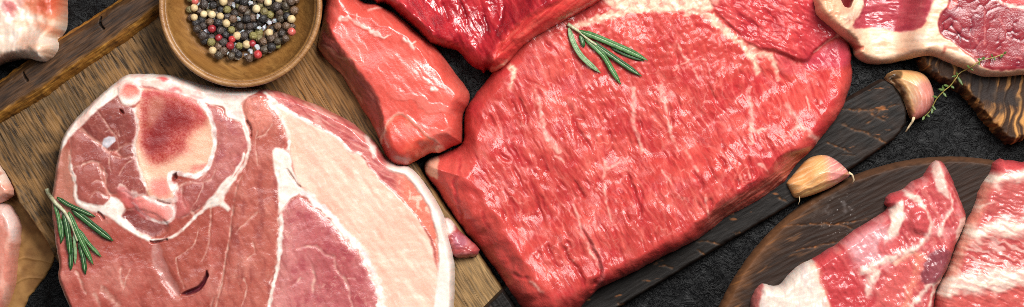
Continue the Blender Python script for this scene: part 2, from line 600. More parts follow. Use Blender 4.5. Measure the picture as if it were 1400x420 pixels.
F = Field([(1172, 126), (1205, 108), (1214, 107), (1224, 115), (1235, 132), (1242, 155), (1240, 170), (1233, 181),
           (1224, 191), (1200, 208), (1170, 229), (1025, 315), (950, 360), (875, 405), (790, 456), (640, 440),
           (700, 380), (900, 280)], smooth=False, seed=5, rough=0.7)
X, Y = F.X, F.Y
F.raise_(24, 5)
wood(F, -31, (21, 18, 17), (38, 33, 30), 1.3, 90, 0.45, .3)
F.mix((66, 48, 39), 0.5 * sm(1110, 1180, X) * np.clip(0.4 + fbm(X / 25, Y / 18, 92), 0, 1))
F.mix((84, 74, 68), 0.2 * sm(0.25, 0.6, fbm(F.u / 12, F.v / 3, 93)))
F.mix((150, 92, 52), 0.8 * sm(0.42, 0.7, fbm(X / 26, Y / 9, 95, 4)))
F.mix((74, 50, 36), 0.5 * sm(5, 0, F.sd))
char_cracks(F, [(((1150, 150), (1180, 151), (1205, 150), (1234, 141)), 3), (((1185, 153), (1197, 158), (1213, 168)), 2.5),
                (((1145, 168), (1170, 177), (1192, 185), (1217, 198)), 3.5), (((1126, 193), (1142, 200), (1166, 209)), 2.5),
                (((1205, 150), (1192, 163), (1183, 172)), 1.8), (((950, 331), (968, 331), (990, 335)), 3),
                (((952, 340), (965, 348)), 3), (((842, 415), (862, 418)), 2.5), (((1062, 268), (1078, 278)), 2.5),
                (((1150, 211), (1172, 214)), 2.2), (((905, 362), (922, 368)), 3), (((1005, 320), (1012, 318)), 2)])
F.Z += 0.4 * fbm(F.u / 30, F.v / 5, 96, 2) * F.prof
single(F, 'paddle_board', 'charred dark wooden paddle board with rounded end under the big beef slab', 'serving board', M_CHAR, zr=24)
F.commit()

# ================================================================== round dark board, bottom right
a = np.linspace(0, 2 * np.pi, 160, endpoint=False)
F = Field(np.stack([1302 + 348 * np.cos(a), 563 + 349 * np.sin(a)], 1), smooth=False, seed=6, rough=0.5)
X, Y = F.X, F.Y
F.raise_(26, 9, 1.8)
wood(F, -26, (33, 23, 18), (57, 39, 30), 1.3, 110, 0.45, .3)
F.mix((116, 74, 42), 0.65 * sm(34, 4, F.sd + 9 * fbm(X / 18, Y / 12, 111)) * sm(1180, 1020, X))
F.mix((124, 84, 58), 0.6 * sm(14, 2, F.sd + 4 * fbm(X / 14, Y / 9, 112)))
F.mix((150, 98, 56), 0.6 * sm(0.3, 0.65, fbm(F.u / 45, F.v / 6, 113)) * sm(1150, 1050, X))
dust = sm(0.1, 0.7, fbm(X / 14, Y / 14, 114, 4)) * np.exp(-(((X - 1142) / 26) ** 2 + ((Y - 288) / 22) ** 2))
F.mix((150, 150, 154), 0.55 * dust)
F.mix((215, 215, 215), 0.85 * sm(0.62, 0.8, pn(X / 2.2, Y / 2.2, 115)) * np.clip(np.exp(-(((X - 1145) / 30) ** 2 + ((Y - 300) / 34) ** 2)), 0, 1))
char_cracks(F, [(((1058, 311), (1100, 307), (1150, 306), (1195, 297)), 2.2), (((1120, 305), (1150, 308), (1170, 313)), 1.5),
                (((1080, 345), (1120, 336), (1150, 330)), 2.0)])
F.Z += 0.45 * fbm(F.u / 40, F.v / 5, 116, 2) * F.prof
single(F, 'round_board', 'round dark brown wooden board carrying the pork ribs', 'serving board', M_CHAR, zr=26)
F.commit()

# ================================================================== thick live-edge board, right
F = Field([(1254, 60), (1257, 84), (1262, 92), (1276, 106), (1300, 118), (1318, 127), (1330, 140), (1340, 153), (1352, 168),
           (1366, 184), (1378, 196), (1390, 198), (1404, 191), (1480, 165), (1540, 60), (1400, -40), (1270, -40)], smooth=False, seed=7, rough=3.0, rscale=9)
X, Y = F.X, F.Y
F.raise_(46, 8, 1.6)
st = fbm((X + 0.12 * Y) / 7 + 1.2 * fbm(X / 40, Y / 40, 121), Y / 70, 122, 3)
F.mix((58, 38, 26), np.ones(X.shape))
F.mix((190, 132, 72), sm(-0.15, 0.55, st))
burn = sm(0.0, 0.45, fbm(X / 38, Y / 30, 123, 3) + 0.55 - 0.012 * np.hypot(X - 1338, Y - 130))
F.mix((44, 36, 34), 0.85 * burn)
F.mix((214, 160, 90), 0.5 * sm(0.2, 0.6, st) * sm(1362, 1392, X) * sm(120, 150, Y))
rim = sm(12, 3, F.sd + 4 * fbm(X / 8, Y / 8, 124))
F.mix((140, 92, 52), 0.7 * rim * sm(-.3, .4, fbm(X / 6, Y / 6, 125)))
F.mix((52, 30, 22), 0.6 * rim * sm(0, .5, fbm(X / 7, Y / 7, 126)))
F.Z += (1.2 * st + 4 * rim * fbm(X / 7, Y / 7, 127, 3)) * F.prof
single(F, 'end_grain_board', 'thick rough-edged scorched wooden board under the pork chop', 'cutting board', M_CHAR, zr=46)
F.commit()

# ================================================================== turned wooden bowl with peppercorns
BX, BY, BZ = 329.0, 8.0, 34.5
bx, by, bz = at(BX, BY, BZ, BZ + 60)


def lathe(name, prof, mat, parent, seg=128, close_axis=True):
    bm = bmesh.new()
    rings = []
    for r, z in prof:
        if r < 0.01:
            rings.append([bm.verts.new((0, 0, z * S))])
        else:
            rings.append([bm.verts.new((r * S * math.cos(2 * math.pi * i / seg), r * S * math.sin(2 * math.pi * i / seg), z * S)) for i in range(seg)])
    for A, B in zip(rings[:-1], rings[1:]):
        for i in range(seg):
            j = (i + 1) % seg
            if len(A) == 1 and len(B) == 1:
                continue
            if len(B) == 1:
                bm.faces.new((A[i], A[j], B[0]))
            elif len(A) == 1:
                bm.faces.new((A[0], B[j], B[i]))
            else:
                bm.faces.new((A[i], A[j], B[j], B[i]))
    for f in bm.faces:
        f.smooth = True
    me = bpy.data.meshes.new(name); bm.to_mesh(me); bm.free()
    me.materials.append(mat)
    o = bpy.data.objects.new(name, me); COL.objects.link(o); o.parent = parent
    return o


def spl1(pts, n=6):
    return [tuple(p) for p in spline(pts, False, step=3.0)]


def bowl_mat(name, dark, light, warm):
    m, nt, b = newmat(name)
    L = nt.links.new
    tc = N(nt, 'ShaderNodeTexCoord')
    mp = N(nt, 'ShaderNodeMapping'); mp.inputs['Rotation'].default_value = (0, 0, math.radians(34)); mp2 = N(nt, 'ShaderNodeMapping')
    mp2.inputs['Scale'].default_value = (60, 420, 200)
    L(tc.outputs['Object'], mp.inputs['Vector']); L(mp.outputs[0], mp2.inputs['Vector'])
    n = N(nt, 'ShaderNodeTexNoise', Scale=1.0, Detail=5.0, Roughness=0.65, Distortion=0.6)
    L(mp2.outputs[0], n.inputs['Vector'])
    n2 = N(nt, 'ShaderNodeTexNoise', Scale=60.0, Detail=4.0)
    L(tc.outputs['Object'], n2.inputs['Vector'])
    cr = N(nt, 'ShaderNodeValToRGB')
    e = cr.color_ramp.elements
    e[0].position = 0.3; e[0].color = (*(lin(dark) * KALB), 1); e[1].position = 0.7; e[1].color = (*(lin(light) * KALB), 1)
    L(n.outputs[0], cr.inputs[0])
    mx = N(nt, 'ShaderNodeMix', data_type='RGBA')
    mx.inputs[7].default_value = (*(lin(warm) * KALB), 1)
    mr = N(nt, 'ShaderNodeMapRange'); mr.inputs[1].default_value = 0.4; mr.inputs[2].default_value = 0.7; mr.inputs[4].default_value = 0.6
    L(n2.outputs[0], mr.inputs[0]); L(mr.outputs[0], mx.inputs[0]); L(cr.outputs[0], mx.inputs[6])
    L(mx.outputs[2], b.inputs['Base Color'])
    b.inputs['Roughness'].default_value = 0.42
    n3 = N(nt, 'ShaderNodeTexNoise', Scale=900.0, Detail=3.0)
    L(tc.outputs['Object'], n3.inputs['Vector'])
    ad = N(nt, 'ShaderNodeMath', operation='ADD'); L(n.outputs[0], ad.inputs[0]); L(n3.outputs[0], ad.inputs[1])
    bp = N(nt, 'ShaderNodeBump', Strength=0.35, Distance=0.0006); L(ad.outputs[0], bp.inputs['Height']); L(bp.outputs[0], b.inputs['Normal'])
    return m


bowl = thing('wooden_bowl', 'small turned brown wooden bowl filled with mixed peppercorns', 'bowl', (bx, by, bz))
BI = [(99, 59), (95, 47), (88, 36), (78, 26), (62, 18), (40, 13.5), (20, 12), (0, 11.5)]
lathe('bowl_body', spl1([(0, 0.3), (58, 0.3), (62, 3), (82, 13), (96, 30), (104, 50), (106.5, 57)]) + spl1([(101.5, 60), (98.5, 58)] + BI[1:]),
      bowl_mat('turned_wood', (112, 74, 34), (162, 116, 60), (134, 86, 36)), bowl)
lathe('bowl_rim', spl1([(106.2, 56.5), (108.6, 59), (109.3, 62), (108.2, 65), (105.4, 66.3), (102.6, 65), (101.2, 62), (101.0, 59.5)]),
      bowl_mat('worn_rim_wood', (128, 84, 44), (186, 140, 90), (142, 88, 42)), bowl)


def bowl_floor(r):
    R_ = [p[0] for p in BI][::-1]; Z_ = [p[1] for p in BI][::-1]
    return float(np.interp(r, R_, Z_))


def corn_mesh(name, mat, wr, rnd, r=5.25, sub=4, squash=1.0):
    bm = bmesh.new()
    bmesh.ops.create_icosphere(bm, subdivisions=sub, radius=1.0)
    for v in bm.verts:
        c = v.co.normalized()
        a = rnd * 9.1
        n = (pn(c.x * 2.6 + a, c.y * 2.6 + c.z * 1.7, 3) + pn(c.z * 2.6 - a, c.x * 2.1 + c.y * 2.3, 5))
        rd = abs(n)
        f = 1 + wr * (0.9 * min(rd, 0.6) - 0.25) + 0.05 * float(pn(c.x + a, c.y - c.z, 8))
        v.co = c * (r * S * f)
        v.co.z *= squash
    for f in bm.faces:
        f.smooth = True
    me = bpy.data.meshes.new(name); bm.to_mesh(me); bm.free()
    me.materials.append(mat)
    return me


PC = {
    'black': ('peppercorn', [corn_mesh('peppercorn', plain('black_pepper', c, 0.5, 0.5, (1500, 0.5, 0.0004)), 0.42, i)
                             for i, c in enumerate([(62, 52, 46), (92, 72, 58), (48, 44, 44), (110, 84, 64), (78, 66, 52), (70, 60, 56)])],
              'wrinkled black peppercorn in the pile inside the wooden bowl', 'black peppercorns in the bowl'),
    'white': ('peppercorn', [corn_mesh('peppercorn', plain('white_pepper', c, 0.5, 0.4, (900, 0.3, 0.0004)), 0.08, i + 10)
                             for i, c in enumerate([(222, 200, 156), (210, 184, 138)])],
              'smooth cream white peppercorn in the pile inside the wooden bowl', 'white peppercorns in the bowl'),
    'green': ('peppercorn', [corn_mesh('peppercorn', plain('green_pepper', c, 0.55, 0.4, (1200, 0.5, 0.0004)), 0.38, i + 20)
                             for i, c in enumerate([(134, 124, 74), (120, 108, 70)])],
              'wrinkled dull green peppercorn in the pile inside the wooden bowl', 'green peppercorns in the bowl'),
    'red': ('peppercorn', [corn_mesh('peppercorn', plain('pink_pepper', c, 0.35, 0.5, (900, 0.3, 0.0004)), 0.16, i + 30)
                           for i, c in enumerate([(184, 58, 58), (198, 96, 86), (150, 42, 48)])],
            'red pink peppercorn with papery skin in the pile inside the wooden bowl', 'pink peppercorns in the bowl'),
    'salt': ('salt_crystal', [None, None], 'coarse pale grey salt crystal among the peppercorns in the bowl', 'salt crystals in the bowl'),
}
M_SALT = plain('rock_salt', (226, 230, 236), 0.2, 0.5, (900, 0.4, 0.0004), 0.08, sss=0.3, trans=0.35)
for i in range(2):
    bm = bmesh.new()
    rr = random.Random(40 + i)
    for _ in range(16):
        v = [rr.gauss(0, 1) for _ in range(3)]; l = math.sqrt(sum(q * q for q in v))
        bm.verts.new([q / l * S * s * rr.uniform(0.8, 1.1) for q, s in zip(v, (6.0, 4.4, 4.0))])
    bmesh.ops.convex_hull(bm, input=bm.verts)
    me = bpy.data.meshes.new('salt_crystal'); bm.to_mesh(me); bm.free(); me.materials.append(M_SALT)
    PC['salt'][1][i] = me

fixed = [(266, 11, 'white'), (266, 24, 'white'), (278.5, 19.5, 'white'), (289.5, 20, 'white'), (300.5, 22, 'white'),
         (267, 2, 'red'), (279, 6, 'black'), (291, 7, 'black'), (310, 13, 'green'), (319, 7, 'salt'), (342, 4, 'salt'),
         (289.5, 39.5, 'red'), (299, 52, 'red'), (317, 54, 'red'), (314.5, 63, 'red'), (270, 40, 'black'), (278, 49, 'black'),
         (287, 30, 'black'), (301, 42, 'black'), (316, 41, 'green'), (328, 36, 'black'), (341, 36, 'black'), (318, 26, 'black'),
         (327, 63, 'green'), (289, 58, 'green'), (291.5, 69.5, 'white'), (300, 76, 'black'), (305, 58, 'black'), (326, 26, 'salt'),
         (337, 26, 'black'), (306, 70, 'black'), (317, 77, 'black'), (327, 75, 'black'), (341, 80, 'black'), (345, 60, 'red'),
         (337, 61, 'white'), (324, 49, 'white'), (333, 49, 'black'), (346, 49, 'green'), (344, 71, 'salt'), (361, 16, 'green'),
         (353, 24, 'salt'), (359, 25, 'black'), (368, 31, 'salt'), (354, 38, 'salt'), (380, 36, 'black'), (392, 36, 'black'),
         (399, 26.5, 'white'), (368, 45, 'white'), (399.5, 44, 'red'), (391, 53, 'black'), (380, 57, 'black'), (372, 65, 'black'),
         (362, 68, 'black'), (353, 75, 'red'), (352, 64, 'salt'), (371, 53, 'black'), (386, 46, 'black'), (360, 57, 'black'),
         (378, 9, 'black'), (366, 3, 'white'), (391, 8, 'black'), (398, 3, 'black'), (305, 2, 'white'), (331, 12, 'black'),
         (350, 12, 'white'), (333, 2, 'black'), (309, 32, 'white'), (298, 31, 'black')]
pts = []
rr = random.Random(5)
for x, y, k in fixed:
    pts.append((x, y, k, 7.5))
kinds = ['black'] * 15 + ['white'] * 1 + ['green'] * 3 + ['salt'] * 3
for layer, n in ((3.2, 900), (0.0, 4000)):
    for _ in range(n):
        aa = rr.uniform(0, 2 * math.pi); rad = 73 * math.sqrt(rr.random())
        x, y = 332 + rad * math.cos(aa), 6 + rad * math.sin(aa)
        if y < -45:
            continue
        if all((x - p[0]) ** 2 + (y - p[1]) ** 2 + (layer - p[3]) ** 2 > 74 for p in pts):
            k_ = rr.choice(kinds)
            if layer == 0.0:
                k_ = rr.choice(['black', 'black', 'black', 'green', 'salt'])
            pts.append((x, y, k_, layer))
for x, y, k, h in pts:
    nm, meshes, lab, grp = PC[k]
    o = bpy.data.objects.new(nm, rr.choice(meshes)); COL.objects.link(o)
    r = math.hypot(x - 331, y - 8)
    px, py, _ = at(x, y, 0, BZ + 30)
    o.location = (px, py, (BZ + bowl_floor(min(r + 3, 98)) + 5.4 + h) * S)
    o.rotation_euler = (rr.uniform(0, 6.28), rr.uniform(0, 6.28), rr.uniform(0, 6.28))
    s = rr.uniform(0.9, 1.1) * (1.0 if k != 'salt' else 0.95)
    o.scale = (s, s, s)
    tag(o, lab, 'peppercorn' if k != 'salt' else 'salt', grp)
# ================================================================== helpers for meat
def veins(F, sc, w, seed, o=3):
    return sm(w, 0, np.abs(fbm(F.wx / sc, F.wy / sc, seed, o)))


def rot(F, ang):
    a = math.radians(ang)
    return F.wx * math.cos(a) + F.wy * math.sin(a), -F.wx * math.sin(a) + F.wy * math.cos(a)


ONE = lambda F: np.ones(F.X.shape)
WHITE = (246, 230, 220)
CREAM = (244, 208, 178)

# ================================================================== big beef slab
F = Field([(668, 104), (655, 120), (644, 135), (635, 150), (633, 175), (630, 196), (606, 209), (590, 214), (579, 222), (580, 238), (598, 263), (615, 290),
           (640, 324), (665, 355), (690, 390), (712, 421), (735, 444), (765, 448), (788, 432), (803, 414), (817, 400), (826, 394), (850, 383), (876, 370), (902, 356),
           (950, 332), (976, 315), (1000, 296), (1028, 282), (1050, 269), (1066, 257), (1077, 249), (1086, 236), (1095, 224), (1110, 210),
           (1125, 192), (1145, 167), (1153, 155), (1162, 137), (1171, 116), (1174, 100), (1172, 84), (1172, 66), (1160, 30), (1140, -25), (1050, -70), (900, -78),
           (790, -60), (740, -10), (712, 40)], seed=10, rough=1.0, rscale=14)
X, Y = F.X, F.Y
lowleft = sm(0, 1, np.clip(((660 - X) * 0.82 + (Y - 260) * 0.57 + 45) / 90, 0, 1))
lowright = sm(870, 1000, X) * sm(60, 0, (X * 0.64 + Y * 0.77) * -1 + 860)
lrm = sm(930, 990, X) * sm(200, 216, Y) * sm(1125, 1105, X)
R = 22 + 48 * lowleft + 8 * lrm
pr = F.raise_(62, R, 1.9 - .65 * lrm, drape=22)
# bulk form
F.Z += pr * (7 * fbm(X / 150, Y / 150, 140, 2) + 3.0 * fbm(X / 45, Y / 45, 141, 2))
F.Z -= 20 * pr * sm(960, 1180, X)
# --- fibre field
u, v = rot(F, 61)
v = v + 7 * fbm(X / 90, Y / 90, 137, 2) + 10 * sm(1050, 1180, X) * fbm(X / 60, Y / 60, 138, 2)
top = sm(8, 40, F.sd) * (1 - 0.92 * sm(0.25, 0.75, lowleft))
fib = fbm(u / 34, v / 6.5, 142, 2)
fib2 = pn(u / 10, v / 3.2, 143)
blob = fbm(F.wx / 11, F.wy / 11, 144, 2)
upper = sm(150, 60, Y) * sm(780, 830, X) * sm(1080, 1020, X)
F.mix((190, 66, 61), ONE(F))
F.mix((205, 87, 78), sm(-.1, .6, fbm(X / 60, Y / 60, 145, 3)))
F.mix((184, 48, 54), 0.7 * sm(0, .6, fbm(X / 48, Y / 48, 146, 3)) * (1 - lowleft * .6))
F.mix((210, 84, 74), 0.6 * lowleft)
F.mix((176, 44, 50), 0.5 * sm(0.1, 0.65, -fib) * top)
F.mix((216, 96, 86), 0.4 * sm(0.15, 0.7, fib) * top)
F.mix((220, 106, 96), 0.28 * sm(0.2, 0.7, blob) * top)
F.mix((200, 66, 66), 0.5 * sm(720, 690, X) * sm(130, 60, Y))
fl = pn(u / 24, v / 3.2, 134)
F.mix((158, 44, 44), .38 * sm(.1, .6, fl) * top * (1 - .7 * upper)); F.mix((226, 118, 106), .38 * sm(.1, .6, -fl) * top * (1 - .7 * upper))
# fibre bundles: pale threads and shallow creases between them
b1, b2 = worley(u / 62, v / 22, 139)
be = sm(.16, .03, b2 - b1) * top * sm(-.35, .25, fbm(X / 26, Y / 26, 136, 2))
bt = np.clip(b1, 0, 1)
F.mix((232, 142, 130), .3 * be); F.Z += top * (1.2 * (.6 - bt)) - .7 * boxblur(be, 1)
# marbling threads
vn = veins(F, 26, 0.06, 148) * sm(-.1, .4, fbm(X / 50, Y / 50, 149)) * top
F.mix((240, 176, 160), 0.45 * vn)
vn2 = sm(0.62, 0.9, fbm(u / 26, v / 4, 150, 2)) * top
F.mix((242, 186, 168), 0.4 * vn2)
clus = sm(-.25, .35, fbm(X / 34, Y / 34, 153, 3))
F.Z += top * (1.0 * fib * (.35 + .65 * clus) * (1 - .5 * upper) + clus * (.42 * fib2 * (1 - upper) + .36 * blob) + 1.6 * upper * (0.6 - worley(F.wx / 9, F.wy / 9, 152)[0]) + .8 * fbm(X / 18, Y / 18, 154, 2))
F.Z += (1 - top) * pr * .8 * fbm(u / 40, v / 14, 151, 3)
# --- fat seams
fat = np.zeros(X.shape)
cream = np.maximum.reduce([
    F.line([(782, 36), (800, 31), (830, 22), (865, 12), (905, 9), (950, 12)], 9, 2.5, 15),
    F.poly([(826, -8), (880, -14), (960, -10), (985, -2), (972, 14), (940, 14), (900, 16), (862, 15), (838, 10)], 3),
    F.line([(945, 8), (968, 22), (985, 36), (1002, 50), (1018, 63), (1030, 78), (1037, 100)], 13, 3, 7),
    F.line([(1024, 66), (1040, 71), (1056, 78), (1063, 92), (1066, 108)], 12, 3, 4) * .8,
    F.line([(700, 92), (702, 104), (698, 118)], 9, 3, 5)])
pale = np.maximum.reduce([
    F.line([(733, 124), (739, 150), (745, 178), (754, 196), (766, 207)], 4, 1.8, 9),
    F.line([(867, 122), (867, 150), (866, 166), (873, 186), (878, 208)], 7, 2.0, 5),
    F.line([(905, 120), (910, 138), (914, 160), (918, 182), (927, 206)], 9, 2.2, 2.5),
    F.line([(1024, 122), (1028, 150), (1028, 172), (1026, 196)], 5, 2, 7),
    F.line([(1026, 176), (1036, 180), (1050, 174)], 6, 2, 3),
    F.line([(1076, 142), (1086, 158), (1094, 171), (1107, 182), (1122, 193)], 6, 2.5, 9),
    F.line([(1094, 170), (1086, 178), (1080, 186)], 6, 2.5, 3),
    F.line([(1104, 130), (1108, 155)], 2.5, 1.2),
    F.line([(928, 60), (934, 74), (942, 84)], 3, 1.5), F.line([(942, 84), (932, 88), (922, 96)], 3, 1.5, 2),
    F.line([(942, 85), (955, 81), (966, 82)], 2, 1.4), F.line([(942, 86), (950, 96), (956, 108)], 2, 1.4),
    F.line([(828, 222), (826, 246), (829, 275), (836, 302)], 4.5, 2.2, 2), F.line([(828, 232), (842, 226), (862, 219)], 6, 2.5, 2),
    F.line([(905, 234), (913, 244), (918, 252)], 3.5, 1.6, 2), F.line([(964, 266), (966, 282), (969, 298)], 3, 1, 3.5),
    F.line([(1022, 232), (1026, 244)], 2.5, 1.2), F.line([(1038, 224), (1044, 228), (1048, 233)], 6, 1.5, 3),
    F.line([(938, 206), (946, 220), (954, 234)], 3.5, 1.8), F.line([(784, 280), (790, 298), (796, 318), (806, 340), (820, 366)], 3.5, 1.8, 5),
    F.line([(726, 384), (736, 394), (742, 400)], 4, 2), F.line([(760, 214), (772, 222)], 3, 1.5)])
brk = sm(-0.6, 0.15, fbm(F.wx / 9, F.wy / 9, 155, 3))
F.mix((244, 200, 172), cream * (0.6 + 0.35 * brk)); F.mix((250, 226, 200), 0.7 * cream * sm(0.1, .5, fbm(u / 5, v / 14, 156, 2)))
F.mix((244, 196, 178), pale * (0.2 + 0.5 * brk))
fat = np.maximum(cream, pale * .8)
F.Z += .6 * boxblur(pale, 1) - 0.5 * cream
# fatty flap tip near the ham
tip = F.poly([(577, 221), (586, 214), (597, 214), (599, 228), (597, 246), (589, 243), (581, 235)], 2)
F.mix((242, 190, 160), tip * .85); fat = np.maximum(fat, tip)
# --- grooves
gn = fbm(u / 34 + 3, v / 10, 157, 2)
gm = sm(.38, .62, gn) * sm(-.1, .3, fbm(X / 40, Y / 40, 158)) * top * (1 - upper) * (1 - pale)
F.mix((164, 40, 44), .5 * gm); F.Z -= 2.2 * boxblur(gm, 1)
GR = [([(630, 232), (627, 240), (620, 248), (622, 265), (629, 290), (633, 312)], 2.4, 5), ([(627, 240), (629, 226), (628, 212)], 1.6, 3),
      ([(707, 122), (712, 140), (718, 160), (722, 178)], 2.5, 5), ([(772, 132), (780, 152), (790, 176), (806, 202), (812, 216)], 2.6, 5),
      ([(738, 214), (744, 224), (749, 238)], 2.6, 5), ([(786, 244), (792, 260), (800, 274)], 2.6, 6), ([(856, 232), (864, 252), (870, 272), (878, 300)], 3.0, 6),
      ([(870, 250), (876, 262), (880, 278)], 2.2, 4), ([(914, 140), (917, 160), (920, 174)], 2.6, 5), ([(1020, 140), (1012, 122), (1004, 116)], 2, 3),
      ([(944, 232), (954, 246), (962, 262)], 2.4, 5), ([(970, 270), (972, 284), (970, 292)], 3, 6), ([(1022, 212), (1026, 228), (1030, 246)], 2.2, 4),
      ([(986, 214), (992, 230)], 2.4, 4), ([(1006, 244), (1010, 256)], 2.2, 4), ([(988, 190), (990, 206)], 2.2, 3),
      ([(795, 310), (806, 330), (817, 352), (822, 372), (815, 388), (810, 402)], 3.0, 8), ([(764, 330), (776, 350), (790, 370), (797, 384), (799, 404)], 3.2, 6),
      ([(746, 330), (756, 352), (764, 372)], 3, 4), ([(700, 372), (712, 380), (726, 380)], 2.4, 4), ([(842, 330), (852, 352), (856, 372)], 2.2, 3),
      ([(722, 244), (730, 262), (738, 284), (748, 312)], 2.4, 4), ([(700, 224), (710, 246), (722, 272)], 2.2, 4), ([(686, 250), (700, 280), (712, 306)], 2.2, 3),
      ([(1010, 92), (1022, 108), (1026, 120)], 2, 3), ([(832, 180), (838, 196)], 2, 3), ([(660, 285), (664, 306), (672, 318)], 2, 2)]
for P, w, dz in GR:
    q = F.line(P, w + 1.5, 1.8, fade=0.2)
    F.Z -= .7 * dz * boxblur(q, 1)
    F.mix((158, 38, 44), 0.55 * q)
# fold at the front: the part left of the seam lies lower
fold = F.poly([(700, 300), (760, 300), (793, 306), (806, 330), (817, 352), (822, 372), (815, 388), (808, 404), (790, 450), (700, 450)], 4)
F.Z -= 7 * fold * sm(305, 365, Y) * sm(700, 780, X)
lip = F.line([(797, 308), (808, 330), (819, 352), (825, 374), (818, 390)], 5, 2.5)
F.mix((238, 150, 146), .55 * lip); F.Z += 2 * lip
# --- flap on the upper right: a separate muscle laid over the slab
flap = F.poly([(968, -40), (976, 8), (990, 26), (1006, 40), (1024, 58), (1046, 66), (1066, 70), (1080, 76), (1096, 82), (1108, 82), (1112, 73), (1126, 60), (1138, 53), (1151, 46), (1175, 40), (1165, -60)], 2.2)
F.Z += (3.5 + 6 * sm(1020, 1080, X)) * boxblur(flap, 1)
uf, vf = rot(F, 25)
ff = fbm(uf / 30, vf / 6, 160, 3)
F.mix((190, 62, 64), 0.85 * flap * (1 - cream * .6)); F.mix((222, 108, 104), flap * .7 * sm(.0, .6, ff)); F.mix((168, 42, 52), flap * .7 * sm(.0, .6, -ff))
F.mix((176, 48, 60), 0.6 * flap * sm(1085, 1120, X))
F.Z += flap * (1.1 * ff + .5 * fbm(uf / 12, vf / 4, 161, 2))
for P in ([(1000, 14), (1018, 24), (1034, 34), (1048, 45)], [(992, 28), (1010, 44), (1030, 54)], [(1066, 71), (1078, 74), (1090, 82)], [(1040, 10), (1056, 20), (1066, 34)]):
    q = F.line(P, 4, 1.6, fade=.2); F.Z -= 3.5 * boxblur(q, 1); F.mix((140, 30, 42), .6 * q)
F.mix((244, 190, 170), 0.8 * F.line([(1150, 47), (1138, 53), (1128, 60), (1116, 70)], 2.6, 1.0))
# silverskin patch under the flap
ss = F.poly([(1100, 84), (1114, 76), (1130, 64), (1156, 52), (1170, 70), (1160, 92), (1130, 92), (1108, 96)], 5)
F.mix((186, 70, 92), .55 * ss)
F.mix((206, 88, 100), .4 * F.poly([(1062, 72), (1088, 84), (1104, 92), (1090, 102), (1070, 96)], 4))
# cut face along the lower right edge: finely layered, browner
lr = sm(24, 17, F.sd + 2 * fbm(X / 14, Y / 14, 163)) * sm(950, 985, X) * sm(1120, 1100, X) * sm(200, 214, Y)
ul, vl = rot(F, -35)
F.mix((190, 92, 78), .8 * lr); F.mix((218, 140, 122), .65 * lr * sm(0, .5, fbm(ul / 40, vl / 3, 164, 1))); F.mix((140, 56, 48), .5 * lr * sm(0, .5, fbm(ul / 40, vl / 3, 165, 1)))
F.Z += lr * 1.0 * fbm(ul / 40, vl / 3, 166, 1)
F.fat = fat
beef = thing('beef_slab', 'large red beef slab with coarse fibres and rosemary on top, lying on charred paddle board', 'raw meat', at(870, 190, 24))
F.build(beef, ('lean_meat', M_BEEF), [('fat_seam', boxblur(cream, 2), M_BEEF), ('muscle_flap', boxblur(flap, 1) * (cream < .5), M_BEEF)], zr=75)
BEEF = F
F.commit()

# ================================================================== strip of veal
F = Field([(405, -60), (440, -8), (439, 14), (437, 30), (433, 48), (431, 58), (433, 68), (441, 78), (450, 87), (466, 104), (478, 124), (492, 147), (505, 167), (513, 184), (519, 200), (524, 212),
           (537, 225), (548, 227), (558, 225), (572, 218), (586, 210), (600, 209), (610, 204), (618, 200), (630, 195), (631, 182), (632, 155), (638, 144), (641, 128),
           (634, 114), (624, 102), (607, 78), (590, 58), (571, 43), (546, 21), (526, 9), (511, 2), (490, -2), (470, -24), (450, -60)], seed=170, rough=0.8, rscale=16)
X, Y = F.X, F.Y
dr = (X - (414 + (Y) * 291 / 420)) * 0.82
base = 34 - 32 * sm(2, 80, dr)
ridge = [(437, 20), (446, 38), (458, 56), (470, 74), (486, 96), (504, 116), (516, 136), (521, 160), (522, 192)]
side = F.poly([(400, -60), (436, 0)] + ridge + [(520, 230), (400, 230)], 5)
pr = F.raise_(58, 22, 1.9, base=0)
F.Z = 0.2 + base + (58 + 34 - base) * pr
# left side is a long slope from the ridge
F.Z -= 22 * pr * side * sm(36, 4, F.sd)
u, v = rot(F, 50)
F.Z += pr * (4 * fbm(X / 70, Y / 70, 171, 2) + 0.5 * fbm(u / 30, v / 9, 172, 3))
F.mix((216, 88, 76), ONE(F)); F.mix((228, 110, 95), .7 * sm(-.1, .6, fbm(X / 55, Y / 55, 173, 3)))
F.mix((212, 84, 74), .7 * sm(0, .6, fbm(X / 40, Y / 40, 174, 3)))
F.mix((238, 132, 122), .4 * sm(.1, .6, fbm(u / 30, v / 5, 175, 3)))
bands = sm(0.1, .6, np.sin((X * .35 - Y * .94) / 5.0 + 2 * fbm(X / 30, Y / 30, 176))) * F.poly([(540, 118), (600, 118), (618, 160), (604, 190), (570, 170), (545, 150)], 10)
F.mix((242, 150, 138), .3 * bands); F.Z += .6 * bands
F.mix((152, 76, 66), .85 * side); F.mix((192, 108, 92), .6 * side * sm(0, .6, fbm(u / 30, v / 5, 177, 2))); F.mix((104, 40, 38), .7 * side * sm(0, .6, fbm(u / 26, v / 5, 178, 2)))  # brown side face, with its shaded look painted darker into the colour
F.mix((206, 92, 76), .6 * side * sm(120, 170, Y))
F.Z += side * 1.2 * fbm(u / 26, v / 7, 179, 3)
for P, w in (([(440, 60), (452, 68), (460, 76), (470, 80), (486, 82)], 3), ([(447, 84), (462, 96), (480, 118), (494, 140)], 2.5)):
    F.mix((222, 160, 136), .7 * F.line(P, w, 1.4))
